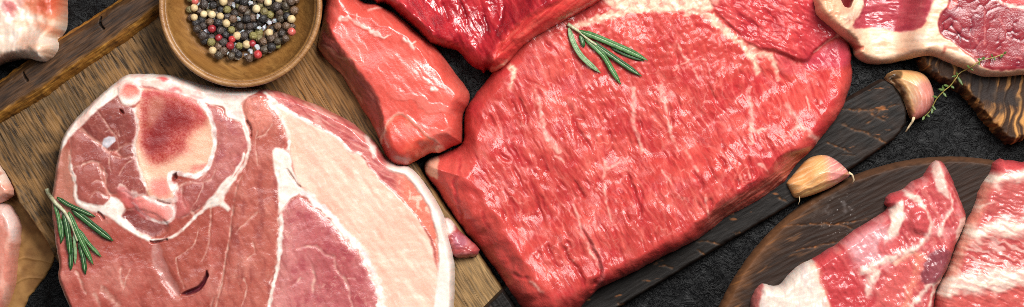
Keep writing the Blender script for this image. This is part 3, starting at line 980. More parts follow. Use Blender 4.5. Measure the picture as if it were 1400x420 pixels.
w = np.maximum.reduce([F.line([(467, 27), (474, 28)], 7, 2), F.line([(474, 23), (482, 28), (497, 37), (512, 45), (520, 49)], 3.0, 1.4, 6), F.line([(516, 47), (526, 51), (534, 48)], 5, 1.4, 2), F.line([(487, 28), (488, 20)], 2, 1),
                       F.line([(552, 53), (560, 60), (566, 67)], 3, 1.5, 4), F.line([(562, 62), (568, 58)], 2, 1), F.line([(504, 14), (520, 8)], 4, 2, 2), F.line([(580, 108), (586, 114)], 3, 1.4, 4), F.line([(591, 122), (598, 124)], 5, 1.6, 3)])
F.mix((250, 206, 192), .85 * w); F.Z += w
flp = F.poly([(521, 196), (528, 174), (536, 162), (547, 156), (556, 160), (568, 172), (584, 186), (600, 198), (606, 210), (570, 240), (524, 240)], 2)
F.Z -= 1.5 * flp * sm(3, 14, F.sd)
F.mix((220, 84, 66), .8 * flp); F.mix((232, 118, 92), .6 * flp * sm(.0, .5, fbm(X / 16, Y / 16, 180))); F.mix((196, 60, 52), .6 * flp * sm(560, 545, X) * sm(175, 200, Y))
el = F.line([(519, 196), (525, 180), (533, 165), (546, 156), (556, 160), (570, 173), (586, 187), (602, 198)], 5, 2.0, 1.5)
F.mix((242, 184, 160), .75 * el); F.Z += .6 * el
q = F.poly([(594, 202), (606, 198), (610, 206), (600, 212)], 2); F.mix((248, 214, 190), .8 * q)
F.fat = np.maximum(w, el)
veal = thing('veal_strip', 'smooth salmon red strip of veal between the peppercorn bowl and the big beef slab', 'raw meat', at(540, 100, 10))
F.build(veal, ('lean_meat', M_STRIP), [('side_face', boxblur(side, 1), M_STRIP), ('folded_end', flp, M_STRIP)], zr=85)
F.commit()

# ================================================================== dark beef piece, top
F = Field([(470, -60), (505, -4), (524, 1), (540, 14), (556, 28), (571, 41), (586, 56), (600, 60), (612, 63), (625, 67), (635, 79), (647, 90), (657, 94), (661, 98), (665, 92), (672, 97), (680, 95), (686, 92),
           (693, 86), (702, 76), (716, 61), (737, 46), (759, 34), (776, 25), (800, 12), (820, 0), (850, -22), (860, -60)], seed=190, rough=0.8, rscale=10)
X, Y = F.X, F.Y
pr = F.raise_(56, 24, 2.0, drape=14)
ridge = F.poly([(678, 100), (672, 86), (680, 62), (704, 34), (738, 14), (770, -6), (800, -60), (880, -60), (880, 40), (720, 100)], 5)
F.Z -= 12 * ridge * sm(2, 26, F.sd) ** .5 * sm(60, 0, F.sd)
u, v = rot(F, 62)
u2, v2 = rot(F, -38)
nr = 1 - ridge
fib = fbm(u / 36, v / 7, 191, 2)
F.mix((176, 40, 48), ONE(F)); F.mix((202, 66, 68), .8 * sm(0, .6, fib) * nr); F.mix((136, 24, 36), .8 * sm(0, .6, -fib) * nr)
F.mix((196, 62, 66), .6 * sm(600, 540, X)); F.mix((206, 96, 88), .5 * sm(560, 500, X) * nr)
F.mix((150, 28, 36), .6 * sm(.1, .5, fbm(X / 30, Y / 30, 192)))
fr = fbm(u2 / 40, v2 / 5, 193, 2)
F.mix((216, 70, 62), ridge * .9); F.mix((188, 44, 46), ridge * .7 * sm(0, .5, fr)); F.mix((232, 108, 94), ridge * .5 * sm(0, .5, -fr))  # side coloured as lit: brighter red, pale streaks for its highlights
F.Z += pr * (1.3 * fib * nr + .6 * fr * ridge + 3 * fbm(X / 50, Y / 50, 194, 2) + .6 * nr * fbm(X / 9, Y / 9, 195, 2))
for P in ([(560, -4), (568, 8), (578, 22)], [(604, 0), (608, 16), (614, 32)], [(622, -10), (634, 14), (640, 36)], [(658, 8), (664, 30), (668, 50)], [(590, 20), (596, 40)], [(690, 0), (686, 26), (676, 50)]):
    q = F.line(P, 3.5, 1.6, fade=.2); F.Z -= 4 * boxblur(q, 1); F.mix((116, 18, 30), .6 * q)
q = F.line([(671, 96), (681, 92), (690, 86)], 7, 1.6, 3); F.mix((246, 196, 160), .85 * q); F.fat = q
F.mix((222, 120, 104), .5 * F.line([(566, 36), (590, 55), (612, 62), (630, 70)], 6, 3))
F.build(thing('dark_beef_piece', 'dark crimson beef chunk at the top edge, overlapping the big slab', 'raw meat', at(660, 10, 20)),
        ('lean_meat', M_DARKBEEF), [('cut_side', ridge, M_DARKBEEF)], zr=100)
F.commit()

# ================================================================== pork chop, top right
F = Field([(1118, -10), (1117, 8), (1119, 18), (1124, 24), (1133, 31), (1150, 45), (1167, 56), (1175, 64), (1177, 73), (1183, 79), (1195, 84), (1210, 86), (1230, 84), (1250, 80), (1270, 75), (1287, 78), (1302, 85),
           (1320, 92), (1337, 100), (1352, 104), (1375, 104), (1400, 102), (1450, 97), (1510, 60), (1540, -20), (1500, -90), (1380, -130), (1250, -120), (1160, -70)], seed=200, rough=0.6, rscale=12)
X, Y = F.X, F.Y
pr = F.raise_(40, 13, 2.0, drape=10)
F.Z += pr * (3 * fbm(X / 60, Y / 60, 201, 2))
F.mix((236, 196, 166), ONE(F)); F.mix((228, 168, 130), .7 * sm(0, .6, fbm(X / 30, Y / 14, 202, 3))); F.mix((242, 216, 196), .7 * sm(0, .6, fbm(X / 26, Y / 18, 203, 3)))
F.mix((232, 160, 124), .7 * sm(1185, 1130, X)); F.mix((238, 190, 150), .5 * sm(14, 4, F.sd))
m1 = F.poly([(1187, -40), (1186, 4), (1178, 20), (1168, 34), (1180, 37), (1205, 35), (1222, 39), (1236, 42), (1255, 40), (1264, 33), (1269, 20), (1276, 0), (1290, -40)], 2)
m2 = F.poly([(1302, -40), (1298, 2), (1288, 16), (1284, 26), (1282, 38), (1286, 48), (1299, 54), (1312, 66), (1326, 77), (1340, 90), (1352, 95), (1376, 97), (1400, 94), (1440, 84), (1490, 40), (1480, -50)], 2)
lean = np.maximum(m1, m2)
F.mix((168, 62, 72), m1); F.mix((194, 98, 102), m1 * .7 * sm(0, .6, fbm(X / 22, Y / 9, 204, 3))); F.mix((150, 48, 62), m1 * .8 * sm(0, .6, fbm(X / 26, Y / 10, 205, 3)))
F.mix((140, 42, 50), m2); F.mix((164, 68, 70), m2 * .7 * sm(0, .6, fbm(X / 26, Y / 26, 206, 3))); F.mix((116, 30, 46), m2 * .6 * sm(0, .6, fbm(X / 30, Y / 30, 207, 3)))
f1, f2 = worley(F.wx / 13, F.wy / 13, 208)
ck = sm(0.10, 0.02, f2 - f1) * m2 * sm(-.25, .15, fbm(X / 26, Y / 26, 209)) * sm(1400, 1300, X + 40 * fbm(X / 30, Y / 30, 219))
f1b, f2b = worley(F.wx / 9 + 7, F.wy / 9, 218)
ck = np.maximum(ck, sm(0.1, 0.02, f2b - f1b) * m2 * sm(.1, .4, fbm(X / 30, Y / 30, 220)) * sm(1330, 1380, X))
F.mix((72, 12, 26), .9 * ck); F.Z -= 2.2 * boxblur(ck, 1)
for P in ([(1346, 16), (1347, 40), (1345, 60)], [(1366, 26), (1374, 40), (1382, 54)], [(1326, 46), (1334, 54), (1340, 62)], [(1352, 70), (1372, 76), (1396, 80)]):
    F.mix((214, 140, 128), .6 * F.line(P, 2.2, 1.2) * m2)
tr = F.line([(1352, -6), (1366, 3), (1384, 8), (1404, 12), (1450, 16)], 5, 1.6); F.mix((246, 214, 196), .9 * tr)
F.mix((214, 84, 82), .8 * F.poly([(1366, -30), (1368, 0), (1384, 5), (1410, 8), (1450, 12), (1450, -30)], 1.5))
q = F.line([(1298, 8), (1304, 4)], 9, 1.5); F.mix((206, 96, 86), q * .8)
dip = sm(0, 8, m1 * 8) * m1
F.Z -= 4 * boxblur(m1, 4) + 1.5 * m2 - 1.6 * m1 * fbm(X / 24, Y / 10, 210, 3)
hole = F.poly([(1150, -12), (1152, 2), (1156, 9), (1161, 10), (1168, 4), (1172, -12)], 1.6)
F.Z -= 22 * hole; F.mix((110, 22, 26), hole)
curl = F.line([(1158, 26), (1172, 19), (1180, 8), (1184, -10)], 10, 3); F.Z += 4 * curl * (1 - hole); F.mix((246, 214, 190), .7 * curl * (1 - hole))
tail = F.line([(1122, 4), (1134, 20), (1152, 32), (1168, 44)], 20, 6); F.Z += 4 * tail * (1 - hole)
F.Z += 1.2 * fbm(X / 20, Y / 10, 211, 3) * (1 - lean) * pr
F.mix((188, 88, 74), .7 * F.line([(1290, 72), (1292, 66)], 4, 1.6)); F.mix((206, 116, 92), .6 * F.line([(1292, 62), (1312, 68), (1330, 76), (1340, 88)], 4, 2))
F.mix((190, 80, 66), .7 * F.line([(1167, 57), (1174, 62), (1184, 64)], 5, 2)); F.Z -= 4 * F.line([(1167, 58), (1176, 63), (1184, 64)], 4, 2)
F.fat = 1 - lean
chop = thing('pork_chop', 'dark red pork chop with thick curled fat, top right on the scorched board', 'raw meat', at(1310, 10, 40))
F.build(chop, ('fat_rim', M_PORK), [('eye_muscle', m2, M_PORK), ('side_muscle', m1, M_PORK)], zr=85)
F.commit()
# ================================================================== bone-in ham steak
F = Field([(168, 102), (190, 100), (225, 101), (242, 105), (275, 115), (300, 119), (350, 121), (366, 122), (386, 126), (412, 136), (438, 146), (458, 156), (476, 165), (490, 176), (502, 186), (512, 195), (520, 207),
           (528, 218), (541, 225), (557, 228), (570, 239), (583, 256), (596, 276), (606, 297), (613, 322), (618, 345), (621, 367), (621, 392), (618, 430), (600, 490), (545, 540),
           (450, 570), (330, 575), (210, 545), (135, 490), (105, 445), (90, 419), (82, 401), (76, 384), (75, 376), (77, 366), (75, 352), (72, 335), (70, 315), (67, 295), (67, 270), (71, 240), (76, 210),
           (82, 187), (95, 167), (110, 151), (130, 132), (149, 116)], warp=2.4, wscale=24, seed=230, rough=0.7, rscale=14)
X, Y = F.X, F.Y
pr = F.raise_(42, 9, 2.0, base=33)
n1 = fbm(X / 45, Y / 45, 231, 3); n2 = fbm(X / 22, Y / 22, 232, 3)
# lean ground colour
F.mix((182, 92, 80), ONE(F)); F.mix((206, 130, 116), .7 * sm(0, .6, n1)); F.mix((156, 68, 56), .7 * sm(0, .6, -n1))
F.mix((190, 112, 100), .4 * sm(.1, .6, n2))
P = lambda *a, **k: F.poly(*a, **k)
L = lambda *a, **k: F.line(*a, **k)
# separate muscles, each with its own tone
mA = P([(112, 163), (128, 143), (147, 127), (160, 121), (163, 138), (172, 146), (184, 148), (186, 172), (184, 196), (182, 214), (170, 216), (160, 206), (150, 208), (138, 196), (122, 184), (114, 176)])
mA2 = P([(98, 184), (108, 178), (122, 188), (136, 198), (148, 210), (165, 216), (184, 214), (194, 236), (202, 262), (188, 270), (170, 262), (152, 266), (146, 246), (138, 222), (116, 226), (100, 240), (95, 214)])
mA3 = P([(100, 232), (118, 224), (134, 224), (140, 240), (146, 262), (150, 278), (128, 282), (110, 274), (104, 256)])
mP = P([(166, 292), (182, 286), (204, 290), (222, 300), (231, 312), (222, 321), (204, 323), (184, 316), (170, 304)])
mB = P([(282, 146), (292, 144), (304, 150), (311, 164), (326, 164), (336, 180), (340, 196), (334, 212), (328, 232), (312, 254), (296, 270), (272, 286), (246, 300), (238, 286), (240, 262), (252, 250), (276, 244), (290, 226), (296, 200), (294, 176)])
mC = P([(332, 142), (340, 135), (354, 134), (368, 141), (380, 152), (387, 172), (390, 192), (383, 216), (382, 260), (381, 310), (378, 350), (370, 392), (366, 470), (300, 470), (290, 420), (303, 380), (312, 340), (318, 292), (322, 262), (334, 234), (342, 208), (344, 188), (338, 168)])
mD = P([(388, 288), (396, 276), (412, 272), (432, 284), (452, 304), (474, 328), (492, 350), (508, 380), (520, 412), (526, 470), (376, 470), (372, 410), (380, 372), (385, 330)])
F.mix((142, 72, 64), .92 * mA); F.mix((118, 50, 46), .7 * mA * sm(0, .5, n2)); F.mix((134, 58, 54), .8 * mA * sm(168, 182, X))
F.mix((152, 76, 70), .85 * mA2); F.mix((188, 112, 98), .6 * mA2 * sm(125, 100, X))
F.mix((160, 84, 76), .7 * mA3); F.mix((122, 52, 50), .85 * mP); F.mix((150, 84, 78), .5 * mP * sm(175, 200, X))
F.mix((192, 114, 108), .9 * mB); F.mix((164, 78, 82), .7 * mB * sm(0, .6, n2)); F.mix((160, 80, 74), .8 * mB * sm(235, 260, Y))
F.mix((184, 98, 84), .85 * mC); F.mix((208, 132, 116), .6 * mC * sm(0, .6, n1)); F.mix((148, 68, 62), .7 * mC * sm(0, .6, -fbm(X / 14, Y / 60, 233, 3)))
F.mix((218, 132, 114), .8 * P([(330, 150), (336, 138), (350, 134), (366, 142), (374, 156), (368, 172), (350, 184), (336, 172)], 5))
F.mix((202, 120, 120), .9 * mD); F.mix((168, 72, 80), .8 * mD * sm(0, .6, n2)); F.mix((166, 68, 74), .5 * P([(414, 290), (432, 300), (462, 330), (490, 372), (508, 420), (450, 420), (436, 370), (420, 330)], 14)); F.mix((212, 140, 132), .55 * mD * sm(410, 385, X))
for m_ in (mA, mA2, mA3, mB, mC, mD, mP):
    rg = np.clip(4 * boxblur(m_, 1) * (1 - boxblur(m_, 1)), 0, 1) * sm(-.5, .3, fbm(X / 12, Y / 12, 263, 2))
    F.mix((226, 176, 160), .5 * rg); F.Z -= .8 * rg
low = P([(210, 330), (220, 316), (270, 292), (290, 282), (288, 318), (284, 346), (286, 372), (276, 398), (250, 406), (230, 384), (212, 356)])
F.mix((166, 80, 66), .7 * low)
lean_m = np.maximum.reduce([mA, mA2, mA3, mB, mC, mD])
bulge = boxblur(lean_m, 6)
# --- fat
fat = np.zeros(X.shape)
wht = np.zeros(X.shape)
oc = F.sd
wl = np.interp(Y, [100, 130, 150, 170, 190, 210, 240, 300, 420], [14, 20, 17, 17, 12, 8, 5, 3.5, 4])
rimL = sm(-2, 2, wl - oc + 1.5 * n2) * sm(330, 240, X + 0.0 * Y) * sm(-40, 40, 330 - X)
wr = np.interp(Y, [200, 222, 240, 280, 340, 380, 430], [3, 9, 12, 12, 17, 24, 26])
rimR = sm(-2, 2, wr - oc + 1.5 * n2) * sm(520, 540, X) * sm(205, 222, Y)
topF = P([(160, 118), (168, 98), (240, 98), (340, 116), (352, 126), (338, 132), (330, 144), (336, 166), (342, 182), (338, 192), (328, 166), (312, 160), (304, 146), (284, 142), (262, 134), (232, 126), (200, 118), (180, 112)])
wht = np.maximum.reduce([rimL, rimR, topF,
    P([(372, 206), (384, 204), (398, 212), (398, 228), (406, 246), (412, 262), (398, 272), (388, 284), (382, 292), (381, 262), (376, 236)], 2),
    L([(366, 140), (380, 152), (389, 170), (394, 188), (395, 212)], 5, 1.6), L([(384, 270), (385, 300), (383, 335), (378, 370), (371, 410), (366, 470)], 6, 1.5, 4),
    L([(396, 250), (408, 260), (428, 272), (448, 293), (470, 317), (490, 338), (506, 366), (518, 396), (528, 440)], 9, 2.0, 11),
    L([(362, 128), (380, 143), (402, 156), (430, 172), (458, 186), (478, 204), (492, 212)], 5, 1.6, 3),
    L([(95, 214), (99, 232), (102, 250), (104, 266), (108, 276)], 4, 1.4, 7),
    P([(104, 268), (120, 278), (142, 280), (152, 270), (164, 272), (172, 286), (166, 296), (176, 306), (190, 318), (206, 324), (204, 330), (184, 322), (164, 308), (148, 296), (126, 290), (110, 282)], 2),
    L([(200, 326), (216, 328), (234, 324), (250, 314), (268, 296), (290, 278), (306, 262), (316, 246), (327, 228), (334, 212)], 3, 1.5, 4),
    P([(296, 262), (304, 250), (316, 240), (320, 246), (312, 262), (306, 274), (316, 286), (312, 290), (300, 280), (288, 284), (276, 288), (284, 276)], 2),
    L([(334, 172), (340, 190), (342, 204), (336, 220), (326, 238), (316, 250)], 4.5, 1.5)])
thin = np.maximum.reduce([
    L([(318, 288), (314, 318), (310, 350), (303, 388), (297, 416), (290, 470)], 2.2, 1.1, 3), L([(288, 280), (287, 312), (284, 340), (277, 356)], 3.5, 1.2, 2), L([(270, 314), (266, 332), (256, 344), (240, 352)], 1.6, 1), L([(240, 352), (244, 370), (251, 392)], 2.2, 1),
    L([(212, 330), (213, 346), (210, 362), (220, 372), (230, 388), (244, 404)], 5, 3, 7) * .6, L([(166, 366), (165, 378), (170, 396)], 3.5, 1.4, 1.5), L([(178, 368), (172, 382), (170, 394)], 2, 1.2),
    L([(112, 176), (124, 188), (136, 196), (146, 204)], 3.2, 1.3), L([(134, 150), (142, 162), (150, 176), (160, 190), (164, 206)], 2, 1), L([(150, 176), (144, 180)], 1.6, 1), L([(158, 178), (163, 186), (162, 178)], 1.6, 1),
    L([(112, 226), (124, 221), (135, 221), (138, 232), (147, 239), (145, 252), (151, 266), (160, 274)], 2.2, 1), L([(126, 250), (136, 247), (145, 251)], 2, 1), L([(124, 270), (130, 262), (140, 264), (148, 270)], 2, 1),
    L([(140, 196), (152, 192), (158, 186)], 6, 2, 3), L([(160, 208), (170, 200), (182, 196)], 3, 1.4), L([(152, 206), (150, 220), (152, 236)], 2, 1.2), L([(182, 218), (172, 226), (164, 240)], 1.8, 1),
    L([(244, 258), (256, 250), (270, 250), (284, 248), (292, 240), (296, 232)], 4, 1.5, 2), L([(250, 258), (248, 272), (254, 284)], 3, 1.5), L([(280, 246), (276, 262), (262, 286)], 1.6, 1), L([(262, 290), (266, 298)], 5, 1.4, 2),
    L([(322, 320), (340, 300), (352, 290)], 1.8, 1.2), L([(346, 332), (350, 344), (340, 352)], 2, 1), L([(334, 380), (338, 396), (330, 420)], 2, 1),
    L([(433, 336), (446, 348), (456, 350), (460, 366), (470, 378), (476, 392), (482, 420)], 4, 1.6, 3), L([(476, 380), (486, 381)], 2.4, 1), L([(424, 338), (434, 336)], 2, 1), L([(426, 362), (430, 380), (428, 400)], 3.5, 1.8), L([(400, 390), (412, 380)], 2.4, 1.4), L([(406, 340), (424, 336)], 2.4, 1.4),
    L([(352, 180), (350, 200), (354, 226)], 1.8, 1.1), L([(372, 168), (360, 186), (352, 190)], 1.6, 1), L([(130, 404), (138, 420)], 5, 2), L([(142, 396), (156, 412), (170, 430)], 8, 2.4), L([(104, 372), (112, 390), (118, 402)], 3, 1.4), L([(76, 378), (83, 398), (93, 424)], 7, 1.5)])
# fine marbling, fibre and painted wet sparkle inside the lean
lf = fbm((X * .5 + Y * .87) / 26, (X * .87 - Y * .5) / 5, 260, 2)
F.mix((190, 116, 102), .22 * sm(.05, .5, lf)); F.mix((136, 58, 52), .22 * sm(.05, .5, -lf))
F.mix((224, 176, 162), .3 * sm(.5, .75, pn(X / 2.6, Y / 2.6, 261)) * sm(-.2, .4, fbm(X / 30, Y / 30, 262)))  # pale specks: specular sparkle put into the colour, along with fine marbling
mb = veins(F, 13, 0.07, 240, 3) * sm(0, .5, fbm(X / 34, Y / 34, 241)) * (0.35 + .65 * np.clip(mA + mA2 + mC * .5 + mD + mB * .6, 0, 1))
F.mix((224, 176, 156), .55 * mb)
fz = fbm(X / 9, Y / 9, 243, 3)
F.mix((226, 180, 162), thin * (.35 + .4 * sm(-.3, .3, fz)))
# peach fat cap
peach = P([(368, 138), (382, 146), (404, 157), (432, 174), (460, 188), (478, 206), (494, 215), (512, 236), (534, 260), (558, 284), (578, 310), (590, 340), (598, 372), (602, 410), (600, 470), (528, 470), (522, 410), (508, 368), (492, 340), (470, 314), (446, 286), (424, 268), (408, 250), (400, 226), (396, 198), (390, 174), (380, 154)], 2)
up, vp = rot(F, 52)
F.mix((243, 195, 173), peach); F.mix((236, 168, 146), peach * .5 * sm(-.1, .7, fbm(up / 90, vp / 14, 245, 2))); F.mix((250, 224, 204), peach * .5 * sm(-0.05, .7, fbm(up / 80, vp / 12, 246, 2)))
F.mix((236, 170, 138), peach * .6 * sm(16, 2, np.abs((X - 396) * .8 - (Y - 200) * .45)) * sm(240, 180, Y))
F.mix((252, 236, 222), .4 * peach * np.maximum(sm(.5, .8, fbm(up / 24, vp / 6, 247, 2)), 0))
F.mix((228, 160, 134), .5 * L([(404, 252), (424, 270), (452, 292), (470, 312)], 10, 5) * peach)
# rosy muscle band along the upper right
band = P([(344, 122), (366, 121), (412, 135), (458, 155), (492, 176), (522, 206), (540, 222), (556, 238), (580, 266), (596, 300), (604, 336), (606, 372), (600, 374), (596, 342), (584, 314), (562, 288), (536, 262), (514, 240), (500, 216), (478, 202), (456, 184), (424, 166), (390, 148), (360, 132)], 1.8)
band *= 1 - rimR
ub, vb = rot(F, 33)
F.mix((202, 110, 104), band); F.mix((168, 68, 70), band * .7 * sm(0, .5, fbm(ub / 30, vb / 5, 248, 2))); F.mix((230, 172, 158), band * .7 * sm(.05, .5, fbm(ub / 36, vb / 5, 249, 2)))
F.mix((234, 130, 106), .85 * band * sm(530, 560, X)); F.mix((248, 200, 178), band * .8 * sm(530, 560, X) * sm(.15, .5, fbm(X / 9, Y / 14, 250, 3)))
F.mix((252, 236, 224), .85 * L([(500, 186), (508, 200), (513, 212)], 7, 2.5))
# white fat
F.mix((244, 224, 212), wht); F.mix((250, 238, 230), wht * .7 * sm(-.1, .4, n2)); F.mix((238, 196, 178), wht * .5 * sm(.1, .6, fz) * (1 - rimR))
F.mix((230, 214, 222), .6 * L([(412, 262), (440, 282), (470, 315), (494, 342), (512, 374)], 4, 2))
# blood stains on the top fat
F.mix((206, 60, 62), .8 * np.maximum.reduce([P([(214, 106), (224, 104), (230, 108), (222, 110)], 2), L([(232, 122), (244, 122), (252, 128)], 6, 3, 2) * .8, L([(262, 130), (274, 134)], 3, 2) * .6]))
F.mix((240, 182, 172), .5 * topF * sm(.1, .5, fbm(X / 20, Y / 8, 252, 2)))
F.mix((240, 186, 170), .5 * rimL * sm(0, .5, fbm(X / 14, Y / 22, 253, 2)) + .5 * L([(72, 300), (71, 250), (78, 205), (96, 166), (132, 131), (150, 116)], 2.0, 1))
# skin-side muscle band at the left
F.mix((194, 128, 108), .75 * P([(80, 206), (94, 206), (98, 234), (102, 266), (100, 290), (86, 296), (74, 316), (71, 290), (73, 250)], 3))
# --- bone
bone = P([(193, 121), (206, 122), (228, 125), (252, 131), (271, 141), (284, 155), (292, 176), (293, 196), (289, 216), (285, 228), (276, 237), (262, 239), (248, 235), (238, 234), (231, 242), (235, 254), (238, 268), (226, 274), (206, 271), (200, 256), (192, 238), (186, 218), (183, 200), (187, 180), (187, 160), (183, 149), (191, 140)], 1.5)
gr = L([(272, 138), (285, 153), (293, 176), (294, 197), (289, 218), (282, 234), (268, 241), (250, 238), (238, 236), (232, 243), (237, 258)], 6.5, 1.3, jit=.25)
gr2 = L([(184, 150), (188, 164), (187, 182), (183, 200), (187, 222), (194, 240), (202, 258)], 4.5, 1.5, 5)
kn = P([(162, 126), (166, 115), (178, 112), (190, 116), (195, 127), (190, 139), (180, 146), (168, 142)], 1.5)
lowb = P([(182, 274), (190, 268), (206, 274), (224, 282), (238, 284), (237, 298), (228, 305), (214, 302), (198, 294), (186, 284)], 1.5)
grain = fbm(X / 3.2, Y / 3.2, 255, 2)
F.mix((238, 190, 160), bone)
mar = P([(200, 124), (224, 128), (256, 136), (276, 150), (282, 172), (266, 184), (258, 192), (262, 206), (240, 214), (222, 224), (206, 222), (192, 196), (192, 168), (192, 146)], 9)
F.mix((174, 50, 42), .95 * mar * (.75 + .35 * sm(-.5, .5, grain))); F.mix((128, 20, 22), .8 * P([(214, 142), (250, 150), (262, 166), (236, 180), (226, 200), (204, 206), (204, 176)], 12)); F.mix((196, 128, 100), .6 * P([(204, 136), (224, 134), (226, 150), (212, 168), (202, 176)], 8))
F.mix((200, 60, 66), .7 * L([(196, 130), (222, 128), (250, 134), (270, 146), (278, 160)], 6, 4)); F.mix((240, 178, 148), .7 * P([(266, 176), (290, 178), (290, 210), (262, 222), (256, 200)], 9))
F.mix((226, 112, 104), .75 * np.maximum(P([(206, 250), (224, 244), (232, 250), (232, 266), (212, 270)], 7), L([(262, 234), (280, 226)], 6, 4)))
F.mix((250, 236, 230), np.maximum(gr, gr2 * .75))
F.mix((248, 222, 210), kn); F.mix((232, 120, 104), .85 * P([(168, 118), (180, 114), (190, 120), (190, 130), (176, 134), (166, 128)], 5)); F.mix((200, 70, 70), .5 * L([(172, 118), (186, 118)], 4, 3))
F.mix((246, 218, 208), L([(164, 256), (176, 264), (196, 270), (220, 276), (238, 272), (242, 256)], 8, 2.2) * .9)
F.mix((232, 136, 126), lowb); F.mix((244, 196, 186), lowb * .7 * sm(222, 236, X)); F.mix((250, 228, 220), .9 * np.maximum(L([(182, 276), (194, 292), (214, 303), (228, 306), (238, 298), (240, 284)], 4, 1.4), L([(200, 270), (214, 277), (238, 282)], 4, 1.5)))
F.mix((224, 110, 110), .6 * P([(160, 258), (170, 256), (184, 268), (196, 288), (206, 300), (190, 294), (172, 278)], 3))
F.mix((224, 120, 116), .5 * P([(242, 262), (256, 274), (262, 286), (250, 296), (242, 300)], 4))
F.mix((214, 206, 212), P([(142, 190), (148, 186), (155, 186), (158, 192), (152, 198), (148, 203), (141, 200)], 1.4))
bones = np.maximum.reduce([bone, gr, kn, lowb])
# --- dark openings, and a shadow line painted beside the long muscle
cres = P([(249, 401), (258, 396), (269, 391), (278, 383), (283, 372), (284, 379), (278, 390), (267, 399), (256, 403)], 1.8)
F.mix((176, 128, 128), .5 * boxblur(cres, 3)); F.mix((92, 26, 40), .9 * cres)
nick_shade = np.maximum.reduce([P([(236, 240), (241, 236), (242, 244), (238, 248)], 1.2), L([(230, 278), (214, 275)], 2, 1) * .6, P([(164, 150), (168, 152), (170, 156), (165, 154)], 1), L([(205, 330), (216, 331), (228, 327)], 3, 1.2), L([(392, 230), (402, 246), (410, 254)], 2.2, 1.2) * .5, L([(134, 292), (142, 300)], 3, 1.4) * .7, L([(338, 166), (343, 176), (344, 186)], 3, 1.4) * .8])  # last stroke is the shadow along the long muscle's left edge
F.mix((120, 44, 42), .6 * nick_shade)
sheen = P([(209, 336), (218, 334), (224, 352), (232, 372), (246, 398), (240, 406), (224, 386), (210, 364)], 2)
F.mix((196, 150, 148), .4 * sheen)  # whitish shimmer of the wet streak painted as colour
# --- relief
F.Z += pr * (4.5 * bulge + 1.6 * n1 + 0.35 * fz + .5 * np.maximum(wht, peach) + 2.0 * boxblur(bones, 2) - 1.2 * boxblur(thin, 1) - 0.8 * band)
F.Z -= pr * (11 * cres + 7 * nick_shade + 5 * boxblur(mP, 3) + 0.6 * gr2)
F.Z += pr * .22 * fbm(up / 60, vp / 10, 256, 2) * peach
F.Z += 1.5 * pr * boxblur(kn, 2)
F.Z -= 4 * pr * boxblur(sheen, 3) * sm(200, 240, X)
F.fat = np.clip(np.maximum.reduce([wht, peach, bones * .8, thin * .6]), 0, 1)
ham = thing('ham_steak', 'bone-in pink ham steak with round bone and pale fat on the oak board', 'raw meat', at(345, 320, 33))
F.build(ham, ('lean_meat', M_PORK), [('bone', boxblur(bones, 1), M_BONE), ('fat_rim', boxblur(wht, 1) * (bones < .5), M_FAT), ('fat_layer', peach * (wht < .5), M_FAT)], zr=74)
F.commit()

# ================================================================== trimming between ham and slab
F = Field([(608, 298), (618, 302), (626, 313), (636, 322), (646, 331), (656, 342), (652, 350), (640, 353), (622, 352), (612, 340), (604, 320)], seed=270, rough=0.8)
X, Y = F.X, F.Y
F.raise_(24, 14, 2.0, base=32)
F.mix((170, 74, 74), ONE(F)); F.mix((200, 124, 122), .7 * sm(-.1, .4, fbm(X / 12, Y / 12, 271, 3))); F.mix((246, 226, 216), .9 * F.poly([(606, 298), (620, 302), (622, 314), (612, 322), (604, 312)], 3)); F.mix((170, 104, 122), .7 * F.poly([(620, 318), (634, 322), (638, 334), (624, 338)], 4))  # the purplish patch is a glistening highlight painted on
F.Z += 2 * fbm(X / 8, Y / 8, 272, 3) * F.prof
single(F, 'meat_trimming', 'small glossy pink meat trimming squeezed between ham steak and big slab', 'raw meat', M_RIB, zr=45)

# ================================================================== rib pieces
F = Field([(1283, 219), (1275, 226), (1271, 232), (1265, 241), (1256, 246), (1247, 250), (1241, 257), (1234, 261), (1222, 264), (1214, 271), (1212, 279), (1217, 284), (1212, 290), (1200, 298), (1186, 306), (1175, 313), (1161, 323), (1146, 335),
           (1132, 343), (1113, 355), (1096, 363), (1083, 374), (1074, 384), (1066, 392), (1054, 391), (1044, 389), (1034, 399), (1028, 420), (1030, 470), (1130, 520), (1240, 500), (1266, 460), (1279, 421), (1283, 398),
           (1291, 381), (1301, 361), (1309, 338), (1317, 320), (1324, 300), (1320, 282), (1313, 265), (1305, 244), (1297, 228), (1290, 220)], seed=280, warp=3, rough=0.8, rscale=10)
X, Y = F.X, F.Y
pr = F.raise_(36, 15, 2.0, base=26)
ur, vr = rot(F, 62); us, vs_ = rot(F, -35)
fib = fbm(ur / 30, vr / 5.5, 281, 2)
F.mix((192, 84, 84), ONE(F)); F.mix((214, 124, 118), .6 * sm(0, .5, fib)); F.mix((178, 66, 72), .7 * sm(0, .5, -fib)); F.mix((222, 152, 150), .5 * sm(.1, .5, fbm(X / 22, Y / 22, 282)))
F.mix((190, 62, 66), .8 * F.poly([(1112, 356), (1130, 342), (1150, 352), (1170, 380), (1190, 402), (1200, 430), (1140, 440), (1126, 396)], 6))
F.mix((222, 168, 172), .7 * F.poly([(1160, 330), (1200, 306), (1220, 318), (1216, 350), (1180, 364), (1164, 350)], 8))
whiteskin = F.poly([(1030, 392), (1054, 386), (1074, 378), (1096, 360), (1112, 354), (1118, 376), (1124, 398), (1134, 424), (1130, 480), (1030, 480)], 2.5)
F.mix((234, 214, 200), whiteskin); F.mix((214, 190, 184), whiteskin * .7 * sm(0, .5, fbm(X / 12, Y / 40, 283, 3))); F.mix((236, 180, 150), whiteskin * .5 * L(((1116, 364), (1124, 390), (1130, 420)), 12, 4) if False else .5 * F.line([(1114, 362), (1122, 388), (1132, 424)], 9, 4))
